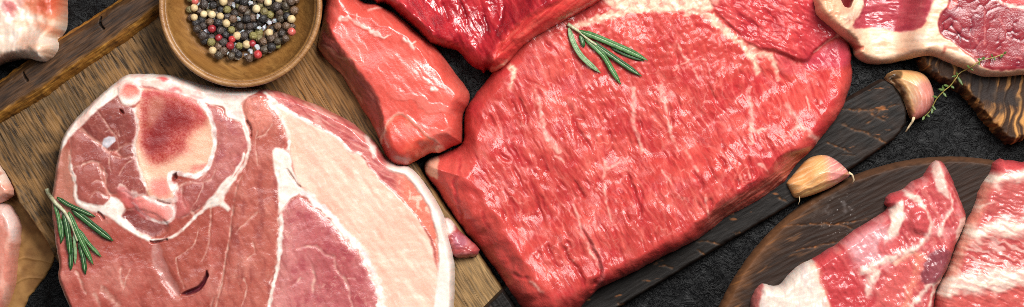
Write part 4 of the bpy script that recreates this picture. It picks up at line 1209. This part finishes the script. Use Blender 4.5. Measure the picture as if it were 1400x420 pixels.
F.mix((204, 96, 92), .8 * F.poly([(1028, 396), (1044, 388), (1042, 402), (1034, 430), (1026, 430)], 2.5))
fatm = np.maximum.reduce([whiteskin,
    F.poly([(1284, 219), (1274, 228), (1276, 246), (1284, 262), (1296, 272), (1294, 256), (1290, 238)], 2.5) * .85,
    F.line([(1236, 264), (1248, 268), (1258, 278), (1266, 292), (1270, 306)], 9, 3, 4), F.poly([(1218, 282), (1232, 274), (1236, 288), (1232, 304), (1226, 322), (1214, 322), (1216, 304)], 2.5),
    F.line([(1180, 370), (1196, 364), (1214, 354), (1236, 344), (1256, 336), (1268, 322), (1272, 308)], 11, 4, 5), F.line([(1196, 366), (1190, 384), (1186, 406)], 16, 5, 4),
    F.line([(1298, 266), (1300, 284), (1290, 300), (1284, 320)], 3, 2, 6) * .8, F.poly([(1312, 300), (1326, 296), (1322, 312), (1316, 326), (1306, 330)], 2.5) * .8,
    F.line([(1244, 420), (1262, 398), (1272, 388), (1288, 384)], 7, 2.5, 4), F.line([(1276, 388), (1274, 402), (1268, 424)], 4, 2), F.line([(1218, 322), (1210, 332)], 10, 4, 5) * .7])
F.mix((246, 220, 202), fatm * (1 - whiteskin) * .9)
ov = F.poly([(1218, 360), (1232, 350), (1250, 343), (1256, 345), (1246, 354), (1230, 362)], 1.8); F.mix((242, 190, 166), .9 * ov)
kb = F.poly([(1242, 298), (1248, 287), (1258, 284), (1266, 292), (1268, 308), (1262, 318), (1246, 314)], 2); F.mix((192, 78, 80), .9 * kb); F.Z += 7 * boxblur(kb, 3)
pk = F.poly([(1276, 342), (1290, 339), (1302, 346), (1299, 366), (1288, 378), (1272, 388), (1258, 384), (1260, 366), (1268, 352)], 2); F.mix((134, 66, 74), .9 * pk); F.mix((164, 96, 98), .5 * pk * sm(0, .5, fbm(X / 12, Y / 12, 285))); F.Z += 4 * boxblur(pk, 4)
F.mix((206, 96, 92), .85 * F.poly([(1238, 352), (1256, 346), (1262, 352), (1258, 372), (1246, 400), (1228, 430), (1196, 430), (1204, 392), (1222, 366)], 4) * (1 - fatm)); F.mix((232, 152, 124), .6 * F.line([(1256, 350), (1248, 384), (1236, 424)], 12, 5))
F.mix((204, 84, 84), .7 * F.poly([(1200, 330), (1224, 326), (1232, 340), (1216, 352), (1200, 344)], 4) * (1 - fatm))
F.mix((194, 76, 80), .8 * F.poly([(1212, 272), (1222, 264), (1236, 262), (1230, 274), (1216, 284)], 2.5))
F.Z += pr * (.8 * fib * (1 - whiteskin) + 2.5 * fbm(X / 24, Y / 24, 286, 3) + 2.5 * boxblur(fatm, 3) + 1.5 * whiteskin * fbm(X / 9, Y / 40, 287, 3))
F.fat = np.clip(fatm, 0, 1)
rib = thing('rib_piece', 'raw pork rib piece with pointed end and silvery white skin patch on the round board', 'raw meat', at(1190, 380, 26), 'pork ribs on the round board')
F.build(rib, ('lean_meat', M_RIB), [('fat', boxblur(fatm * (1 - whiteskin), 1), M_RIB), ('silverskin', whiteskin, M_RIB)], zr=55)
F.commit()

F = Field([(1372, 217), (1362, 223), (1360, 232), (1357, 238), (1350, 248), (1345, 256), (1341, 266), (1338, 278), (1332, 292), (1326, 302), (1319, 322), (1311, 339), (1303, 362), (1293, 382), (1285, 399), (1281, 421), (1276, 460), (1330, 510), (1450, 500), (1500, 420), (1510, 300), (1480, 232), (1430, 222), (1400, 221), (1386, 219), (1378, 219)], seed=300, warp=3.5, rough=1.0, rscale=9)
X, Y = F.X, F.Y
pr = F.raise_(38, 15, 2.0, base=26)
u, v = rot(F, 8); us, vs_ = rot(F, 20)
fib = fbm(us / 26, vs_ / 5, 301, 2)
F.mix((192, 88, 84), ONE(F)); F.mix((216, 132, 122), .6 * sm(0, .5, fib)); F.mix((176, 70, 72), .7 * sm(0, .5, -fib))
yy = Y + 0.12 * (X - 1350) + 10 * fbm(X / 26, Y / 22, 302, 3)
g = lambda a, b, s=8: sm(a - s, a + s, yy) * sm(b + s, b - s, yy)
fatm = np.maximum.reduce([g(236, 254), g(304, 324) * .95, g(372, 398, 6) * .95, g(276, 280, 3) * sm(1372, 1350, X) * .7])
F.mix((192, 70, 74), .8 * g(218, 234)); F.mix((184, 84, 82), .6 * g(258, 300))
F.mix((228, 180, 170), .8 * g(326, 372) * sm(-.1, .3, fbm(us / 30, vs_ / 5, 303, 2))); F.mix((206, 92, 84), .6 * g(400, 430))
edge = sm(16, 4, F.sd) * sm(1390, 1340, X)
F.mix((236, 170, 140), .6 * edge * g(240, 400, 10))
F.mix((248, 226, 208), fatm * (.75 + .25 * sm(-.3, .2, fib))); F.mix((240, 196, 170), .5 * fatm * sm(.1, .5, fbm(X / 16, Y / 6, 304)))
F.Z += pr * (.8 * fib + 5 * boxblur(fatm, 6) + 2 * fbm(X / 26, Y / 26, 305, 3))
F.fat = fatm
rib2 = thing('rib_piece', 'raw pork rib piece with broad white fat bands across, at the right edge', 'raw meat', at(1390, 350, 26), 'pork ribs on the round board')
F.build(rib2, ('lean_meat', M_RIB), [('fat', boxblur(fatm, 1), M_RIB)], zr=58)
F.commit()

# ================================================================== pieces at the left edge
F = Field([(-60, -40), (84, -40), (85, 0), (85, 15), (85, 32), (82, 42), (77, 54), (81, 61), (80, 70), (72, 80), (65, 85), (55, 84), (42, 81), (25, 80), (10, 82), (0, 85), (-50, 95)], seed=320, warp=4, rough=0.8)
X, Y = F.X, F.Y
pr = F.raise_(58, 16, 2.0, drape=12)
F.mix((246, 220, 200), ONE(F)); F.mix((238, 186, 152), .7 * sm(-.1, .5, fbm(X / 30, Y / 20, 321, 3))); F.mix((250, 236, 226), .7 * sm(0, .5, fbm(X / 26, Y / 20, 322, 3)))
F.mix((214, 112, 78), .85 * F.poly([(36, -10), (84, -20), (84, 24), (60, 24), (40, 14)], 7)); F.mix((196, 78, 52), .7 * F.poly([(52, 4), (76, -4), (78, 14), (58, 16)], 5)); F.mix((224, 132, 98), .7 * F.poly([(50, 30), (76, 36), (80, 48), (62, 44)], 5))
F.mix((206, 104, 104), .8 * F.poly([(4, 6), (14, 2), (24, 10), (18, 20), (8, 16)], 4)); F.mix((226, 150, 142), .5 * F.poly([(20, -4), (36, -6), (34, 10), (24, 14)], 6))
F.mix((236, 176, 150), .5 * F.poly([(30, 52), (56, 50), (60, 70), (40, 74)], 8)); F.mix((236, 170, 146), .6 * sm(12, 3, F.sd) * sm(40, 10, X))
F.Z += pr * 4 * fbm(X / 26, Y / 26, 323, 3)
F.fat = ONE(F) * .9
single(F, 'fatty_pork_piece', 'cream white fatty pork piece with orange stains in the top left corner', 'raw meat', M_FAT, zr=50)

F = Field([(-50, 250), (-10, 225), (0, 229), (8, 243), (17, 259), (16, 267), (8, 272), (0, 277), (-40, 285)], seed=330, rough=0.6)
X, Y = F.X, F.Y
pr = F.raise_(36, 12, 2.0, base=20)
F.mix((222, 158, 136), ONE(F)); F.mix((246, 222, 206), .8 * F.poly([(-8, 226), (6, 232), (12, 250), (2, 252)], 5)); F.mix((198, 124, 104), .7 * sm(0, .5, fbm(X / 12, Y / 12, 331)))
F.Z += pr * 2 * fbm(X / 12, Y / 12, 332, 3)
single(F, 'small_pork_piece', 'small pale pork piece touching the left edge above the long pink one', 'raw meat', M_STRIP, zr=50)

F = Field([(-50, 280), (0, 278), (8, 280), (18, 292), (24, 310), (23, 334), (20, 348), (18, 376), (15, 395), (10, 410), (5, 421), (-10, 450), (-60, 450)], seed=340, rough=0.6)
X, Y = F.X, F.Y
pr = F.raise_(42, 14, 2.0, drape=8)
F.mix((216, 138, 120), ONE(F)); F.mix((234, 176, 156), .7 * sm(0, .5, fbm(X / 16, Y / 40, 341, 3))); F.mix((244, 222, 214), .8 * F.poly([(-6, 278), (10, 282), (24, 308), (18, 330), (8, 300)], 5))
F.mix((200, 116, 100), .4 * sm(0, .6, fbm(X / 14, Y / 36, 342, 2)) * sm(320, 350, Y))
F.Z += pr * 1.6 * fbm(X / 16, Y / 30, 343, 2)
single(F, 'pork_fillet_piece', 'long pale pink pork piece on brown paper at the lower left edge', 'raw meat', M_STRIP, zr=40)
# ================================================================== tubes, leaves
def tube_mesh(name, pts, rad, mat, parent=None, flat=1.0, seg=8, groove=0.0, up=(0, 0, 1), cols=None):
    """swept tube along world points (metres); flat < 1 flattens it, groove folds the top in along the middle"""
    P = np.array(pts, float); n = len(P)
    T = np.gradient(P, axis=0); T /= np.linalg.norm(T, axis=1)[:, None] + 1e-12
    upv = np.array(up, float)
    V = []; Fc = []
    for i in range(n):
        sd_ = np.cross(T[i], upv); sd_ /= np.linalg.norm(sd_) + 1e-12
        nn = np.cross(sd_, T[i])
        for j in range(seg):
            a = 2 * math.pi * j / seg
            c, s = math.cos(a), math.sin(a)
            dz = s * flat - (groove * (1 - min(1, abs(c) * 2.2)) if s > 0.1 else 0)
            V.append(P[i] + rad[i] * (c * sd_ + dz * nn))
    for i in range(n - 1):
        for j in range(seg):
            k = (j + 1) % seg
            Fc.append((i * seg + j, i * seg + k, (i + 1) * seg + k, (i + 1) * seg + j))
    Fc.append(tuple(range(seg))[::-1]); Fc.append(tuple((n - 1) * seg + j for j in range(seg)))
    me = bpy.data.meshes.new(name)
    off = np.array(parent.location) if parent is not None else np.zeros(3)
    me.from_pydata([tuple(v - off) for v in V], [], Fc)
    for p in me.polygons:
        p.use_smooth = True
    me.materials.append(mat)
    o = bpy.data.objects.new(name, me); COL.objects.link(o)
    if parent is not None:
        o.parent = parent
    return o


def topz(x, y):
    return float(SUP[int(round(y)) - SY0, int(round(x)) - SX0])


def leaf_mat(name, a, b_, rough=0.42):
    m = plain(name, a, rough, 0.3, (1800, 0.35, 0.0003), 0.3, 500, sss=0.08)
    cr = [n for n in m.node_tree.nodes if n.type == 'VALTORGB'][0]
    cr.color_ramp.elements[0].color = (*(lin(a) * KALB), 1); cr.color_ramp.elements[1].color = (*(lin(b_) * KALB), 1)
    return m


LEAF = [leaf_mat('rosemary_leaf_deep', (26, 58, 28), (54, 98, 48)), leaf_mat('rosemary_leaf_mid', (44, 84, 40), (84, 130, 70)), leaf_mat('rosemary_leaf_under', (84, 118, 74), (144, 170, 126))]
M_STEM = leaf_mat('rosemary_stem', (150, 150, 110), (206, 204, 172))
M_RIBL = leaf_mat('leaf_midrib', (150, 180, 130), (190, 210, 170))


def sprig(label, leaves, stem, base_r):
    bx_, by_ = stem[0]
    root = thing('rosemary_sprig', label, 'herb', at(bx_, by_, topz(bx_, by_)), 'rosemary sprigs on the meat')
    sp = spline(stem, False, 3)
    tube_mesh('stem', [at(x, y, topz(x, y) + 5) for x, y in sp], [base_r * S * (1 - .5 * i / len(sp)) for i in range(len(sp))], M_STEM, root)
    for pts, w, lift, mi in leaves:
        q = spline(pts, False, 2.5); n = len(q)
        z0 = max(topz(x, y) for x, y in q[::3])
        W_, rd = [], []
        for i, (x, y) in enumerate(q):
            t = i / (n - 1)
            z = topz(x, y) * .6 + z0 * .4 + 1.8 + .5 * lift * math.sin(math.pi * min(1, t * .8 + .1))
            W_.append(at(x, y, z, 90)); rd.append(w * .49 * S * max(.12, (min(1, .35 + t * 5) * (1 - max(0, (t - .72) / .28) ** 2 * .95))))
        o = tube_mesh('leaf', W_, rd, LEAF[mi], root, flat=.42, seg=14, groove=.42)
        tube_mesh('midrib', [(a, b, c + (.06 if mi != 2 else .12) * w * S) for a, b, c in W_[1:-2]], [r * .13 for r in rd[1:-2]], M_RIBL, None).parent = o
        bpy.context.view_layer.update()
        mr = o.children[0]
        for v in mr.data.vertices:
            v.co = (v.co.x - root.location.x, v.co.y - root.location.y, v.co.z - root.location.z)
    return root


sprig('green rosemary sprig with pale base lying on the ham steak', [
    ([(81, 300), (84, 316), (81, 334)], 5, 1, 0), ([(71, 274), (77, 294), (80, 312), (81, 328)], 5.5, 3, 1),
    ([(96, 338), (95, 352), (95, 370)], 6.5, 2, 0), ([(99, 320), (101, 342), (101, 362)], 4.5, 4, 2),
    ([(85, 290), (90, 310), (93, 332), (94, 352)], 8.5, 6, 0), ([(106, 330), (112, 354), (115, 376)], 7, 3, 0),
    ([(96, 286), (112, 298), (132, 314), (153, 330)], 9.5, 6, 0), ([(76, 270), (92, 280), (112, 289), (129, 297)], 6, 9, 0),
    ([(106, 314), (120, 334), (137, 352)], 5.5, 4, 1), ([(92, 290), (102, 312), (114, 338), (126, 363)], 7.5, 9, 1)],
      [(64, 258), (67, 266), (76, 278), (88, 290), (98, 308), (106, 330)], 3.2)
sprig('green rosemary sprig with four fanned leaves lying on the big beef slab', [
    ([(836, 63), (858, 74), (882, 82)], 6, 1, 0), ([(800, 52), (812, 62), (826, 76), (838, 96), (850, 115)], 7.5, 6, 1),
    ([(806, 54), (826, 68), (852, 86), (879, 104)], 7.5, 4, 0), ([(792, 41), (814, 49), (840, 60), (865, 71), (887, 82)], 8.5, 9, 1),
    ([(778, 37), (784, 56), (794, 74), (808, 88), (822, 99)], 7.5, 6, 2), ([(794, 46), (797, 56), (799, 64)], 6, 3, 0)],
      [(776, 33), (784, 38), (794, 45), (804, 54), (816, 62)], 2.6)

# thyme sprig
M_THY = leaf_mat('thyme_leaf', (52, 76, 34), (100, 122, 60)); M_THS = leaf_mat('thyme_stem', (120, 112, 54), (170, 150, 84))
stem = [(1367, 75), (1352, 80), (1335, 84), (1322, 94), (1310, 103), (1300, 117), (1292, 124), (1282, 136), (1276, 150), (1267, 160)]
th = thing('thyme_sprig', 'thin thyme sprig hanging from the pork chop past the garlic', 'herb', at(1310, 103, 60))
def thz(x, y):
    return 6 + max(topz(x + dx, y + dy) for dx in (-4, 0, 4) for dy in (-4, 0, 4)) if y < 105 else 6 + np.interp(y, [105, 160], [58, 26])
sq = spline(stem, False, 3)
tube_mesh('stem', [at(x, y, thz(x, y), 60) for x, y in sq], [0.75 * S] * len(sq), M_THS, th)
rr = random.Random(3)
for (x, y, dx, dy, w) in [(1367, 75, 4, -4, 4.5), (1366, 76, -5, 5, 4), (1353, 80, 3, 5, 4), (1352, 79, -3, -5, 3.5), (1336, 84, -7, -3, 5), (1336, 83, 6, -5, 5), (1334, 86, -2, 6, 4), (1322, 94, -5, -5, 4.5), (1322, 94, 6, 4, 4),
                         (1311, 103, -4, -6, 4), (1310, 104, 9, 16, 6), (1309, 103, -9, 3, 4), (1300, 117, 6, 5, 5), (1298, 118, -10, -2, 5), (1293, 124, -12, -3, 5), (1292, 124, -4, -9, 5), (1290, 126, 6, 8, 5), (1284, 133, -10, -2, 5),
                         (1278, 146, -2, 12, 6), (1277, 144, 6, 8, 5), (1268, 158, -4, 8, 6), (1270, 156, 6, 5, 5)]:
    z = thz(x, y)
    tube_mesh('leaf', [at(x + dx * t, y + dy * t, z + 3 * t, 60) for t in (0, .16, .36, .56, .72, .8)], [w * .34 * S * k for k in (.2, .7, 1, .85, .45, .08)], M_THY, th, flat=.35, seg=8, groove=.2)

# ================================================================== garlic cloves
def garlic(outline, label, paint, tails, zr, T, base):
    F = Field(outline, seed=400, warp=2, wscale=20)
    pr = F.raise_(T, T * 1.15, 1.9, base=base)
    paint(F)
    root = thing('garlic_clove', label, 'garlic', at(float(F.X.mean()), float(F.Y.mean()), base), 'garlic cloves')
    F.build(root, ('clove_skin', M_GARLIC), zr=zr)
    F.commit()
    for P, r in tails:
        tube_mesh('root_tip', [at(x, y, z, zr) for x, y, z in P], [r * S * (1 - .55 * i / len(P)) for i in range(len(P))], M_TAIL, root)
    return root


M_TAIL = plain('dry_garlic_root', (222, 200, 160), 0.6, 0.3)


def paint1(F):
    X, Y = F.X, F.Y
    u = np.hypot(X - 1200, (Y - 150)); 
    a = np.arctan2(Y - 180, X - 1228)
    st = fbm(u / 3.0, a * 3, 411, 3)
    F.mix((230, 184, 138), ONE(F)); F.mix((244, 216, 178), .8 * sm(0, .5, st))
    F.mix((204, 122, 112), .85 * sm(1240, 1266, X + 5 * fbm(X / 12, Y / 12, 412)) * sm(100, 118, Y)); F.mix((232, 176, 168), .7 * sm(.0, .5, fbm(u / 2.5, a * 4, 413, 2)) * sm(1248, 1262, X))
    F.mix((178, 84, 86), .5 * sm(138, 158, Y)); F.mix((224, 150, 84), .5 * sm(116, 102, Y))
    d = F.line([(1222, 110), (1231, 120), (1238, 134), (1243, 148), (1248, 160)], 4, 1.3, 3); F.mix((96, 58, 30), d); F.Z -= 4 * d
    lp = F.line([(1228, 108), (1238, 120), (1244, 136), (1249, 152)], 5, 2); F.mix((170, 118, 66), .7 * lp); F.Z += 2 * lp
    k = F.poly([(1210, 106), (1222, 97), (1234, 97), (1231, 106), (1220, 111)], 2); F.mix((96, 70, 42), .85 * k); F.mix((54, 36, 22), .8 * F.poly([(1214, 106), (1224, 101), (1230, 105), (1220, 110)], 1.5))
    F.Z -= 5 * F.poly([(1216, 106), (1226, 101), (1230, 105), (1221, 109)], 2)
    F.Z += .5 * st


garlic([(1211, 106), (1216, 100), (1224, 96), (1236, 95), (1250, 96), (1262, 99), (1271, 106), (1277, 118), (1280, 133), (1278, 143), (1272, 152), (1263, 160), (1252, 164), (1247, 162), (1243, 152), (1238, 138), (1232, 126), (1222, 115), (1214, 111)],
       'plump purple tinged garlic clove leaning on the rounded end of the paddle board', paint1,
       [([(1250, 161, 36), (1249, 166, 30), (1245, 173, 24), (1241, 180, 20)], 2.0)], 40, 34, 20)


def paint2(F):
    X, Y = F.X, F.Y
    u, v = rot(F, -28)
    st = fbm(u / 40, v / 2.4, 421, 3)
    F.mix((224, 164, 106), ONE(F)); F.mix((238, 200, 156), .7 * sm(0, .5, st)); F.mix((212, 140, 76), .6 * sm(0, .5, -st) * sm(1130, 1095, X))
    F.mix((220, 140, 136), .95 * sm(1122, 1140, X) * sm(.9, -.1, st)); F.mix((244, 214, 202), .7 * sm(.1, .5, st) * sm(1125, 1140, X)); F.mix((196, 104, 104), .5 * sm(1135, 1160, X) * sm(232, 222, Y))
    d = F.line([(1086, 268), (1110, 256), (1135, 248), (1152, 242), (1160, 236)], 2.2, 1); F.mix((196, 140, 84), .7 * d)
    F.mix((236, 196, 126), .6 * F.poly([(1086, 270), (1112, 258), (1140, 249), (1150, 251), (1124, 263), (1100, 271)], 2))
    F.mix((120, 76, 36), .85 * F.line([(1077, 252), (1081, 261), (1086, 270)], 3.5, 1.3))
    F.Z += 2.5 * F.line([(1086, 266), (1112, 254), (1140, 245), (1158, 236)], 5, 3) + .5 * st


garlic([(1077, 251), (1084, 242), (1093, 231), (1102, 221), (1111, 215), (1124, 212), (1134, 213), (1144, 218), (1153, 225), (1160, 232), (1165, 239), (1161, 243), (1150, 250), (1138, 257), (1124, 263), (1110, 268), (1098, 271), (1087, 270), (1082, 261)],
       'tan garlic clove with curled dry tip between big slab and round board', paint2,
       [([(1160, 236, 48), (1165, 239, 46), (1168, 246, 41), (1166, 251, 37)], 1.6), ([(1094, 269, 34), (1095, 275, 28), (1093, 280, 26)], .7)], 45, 32, 24)

# ================================================================== camera, light
cam = bpy.data.cameras.new('camera')
co = bpy.data.objects.new('camera', cam); COL.objects.link(co)
co.location = (0, 0, D * S)
cam.sensor_width = 36.0
cam.lens = 36.0 * (D * S) / (1400 * S)
cam.clip_start = 0.01; cam.clip_end = 100
scene.camera = co


def area(name, loc, target, size, watts, col=(1, 1, 1)):
    l = bpy.data.lights.new(name, 'AREA'); l.shape = 'RECTANGLE'; l.size, l.size_y = size; l.energy = watts; l.color = col
    o = bpy.data.objects.new(name, l); COL.objects.link(o); o.location = loc
    from mathutils import Vector
    d = Vector(target) - Vector(loc)
    o.rotation_euler = d.to_track_quat('-Z', 'Y').to_euler()
    return o


area('softbox', (0.44, 0.66, 1.22), (0, 0, 0), (0.65, 0.65), 41, (1.0, 0.975, 0.94))
area('fill_softbox', (-0.5, 0.55, 1.5), (0, 0, 0), (0.6, 0.6), 7, (0.96, 0.98, 1.0))
w = bpy.data.worlds.new('World'); scene.world = w; w.use_nodes = True
bg = w.node_tree.nodes['Background']; bg.inputs[0].default_value = (0.95, 0.97, 1.0, 1); bg.inputs[1].default_value = 0.1
scene.view_settings.view_transform = 'Standard'; scene.view_settings.look = 'None'
scene.view_settings.exposure = 0.0; scene.view_settings.gamma = 1.0
scene.cycles.use_denoising = False
scene.cycles.max_bounces = 6
scene.cycles.pixel_filter_type = 'BLACKMAN_HARRIS'
scene.cycles.filter_width = 0.85
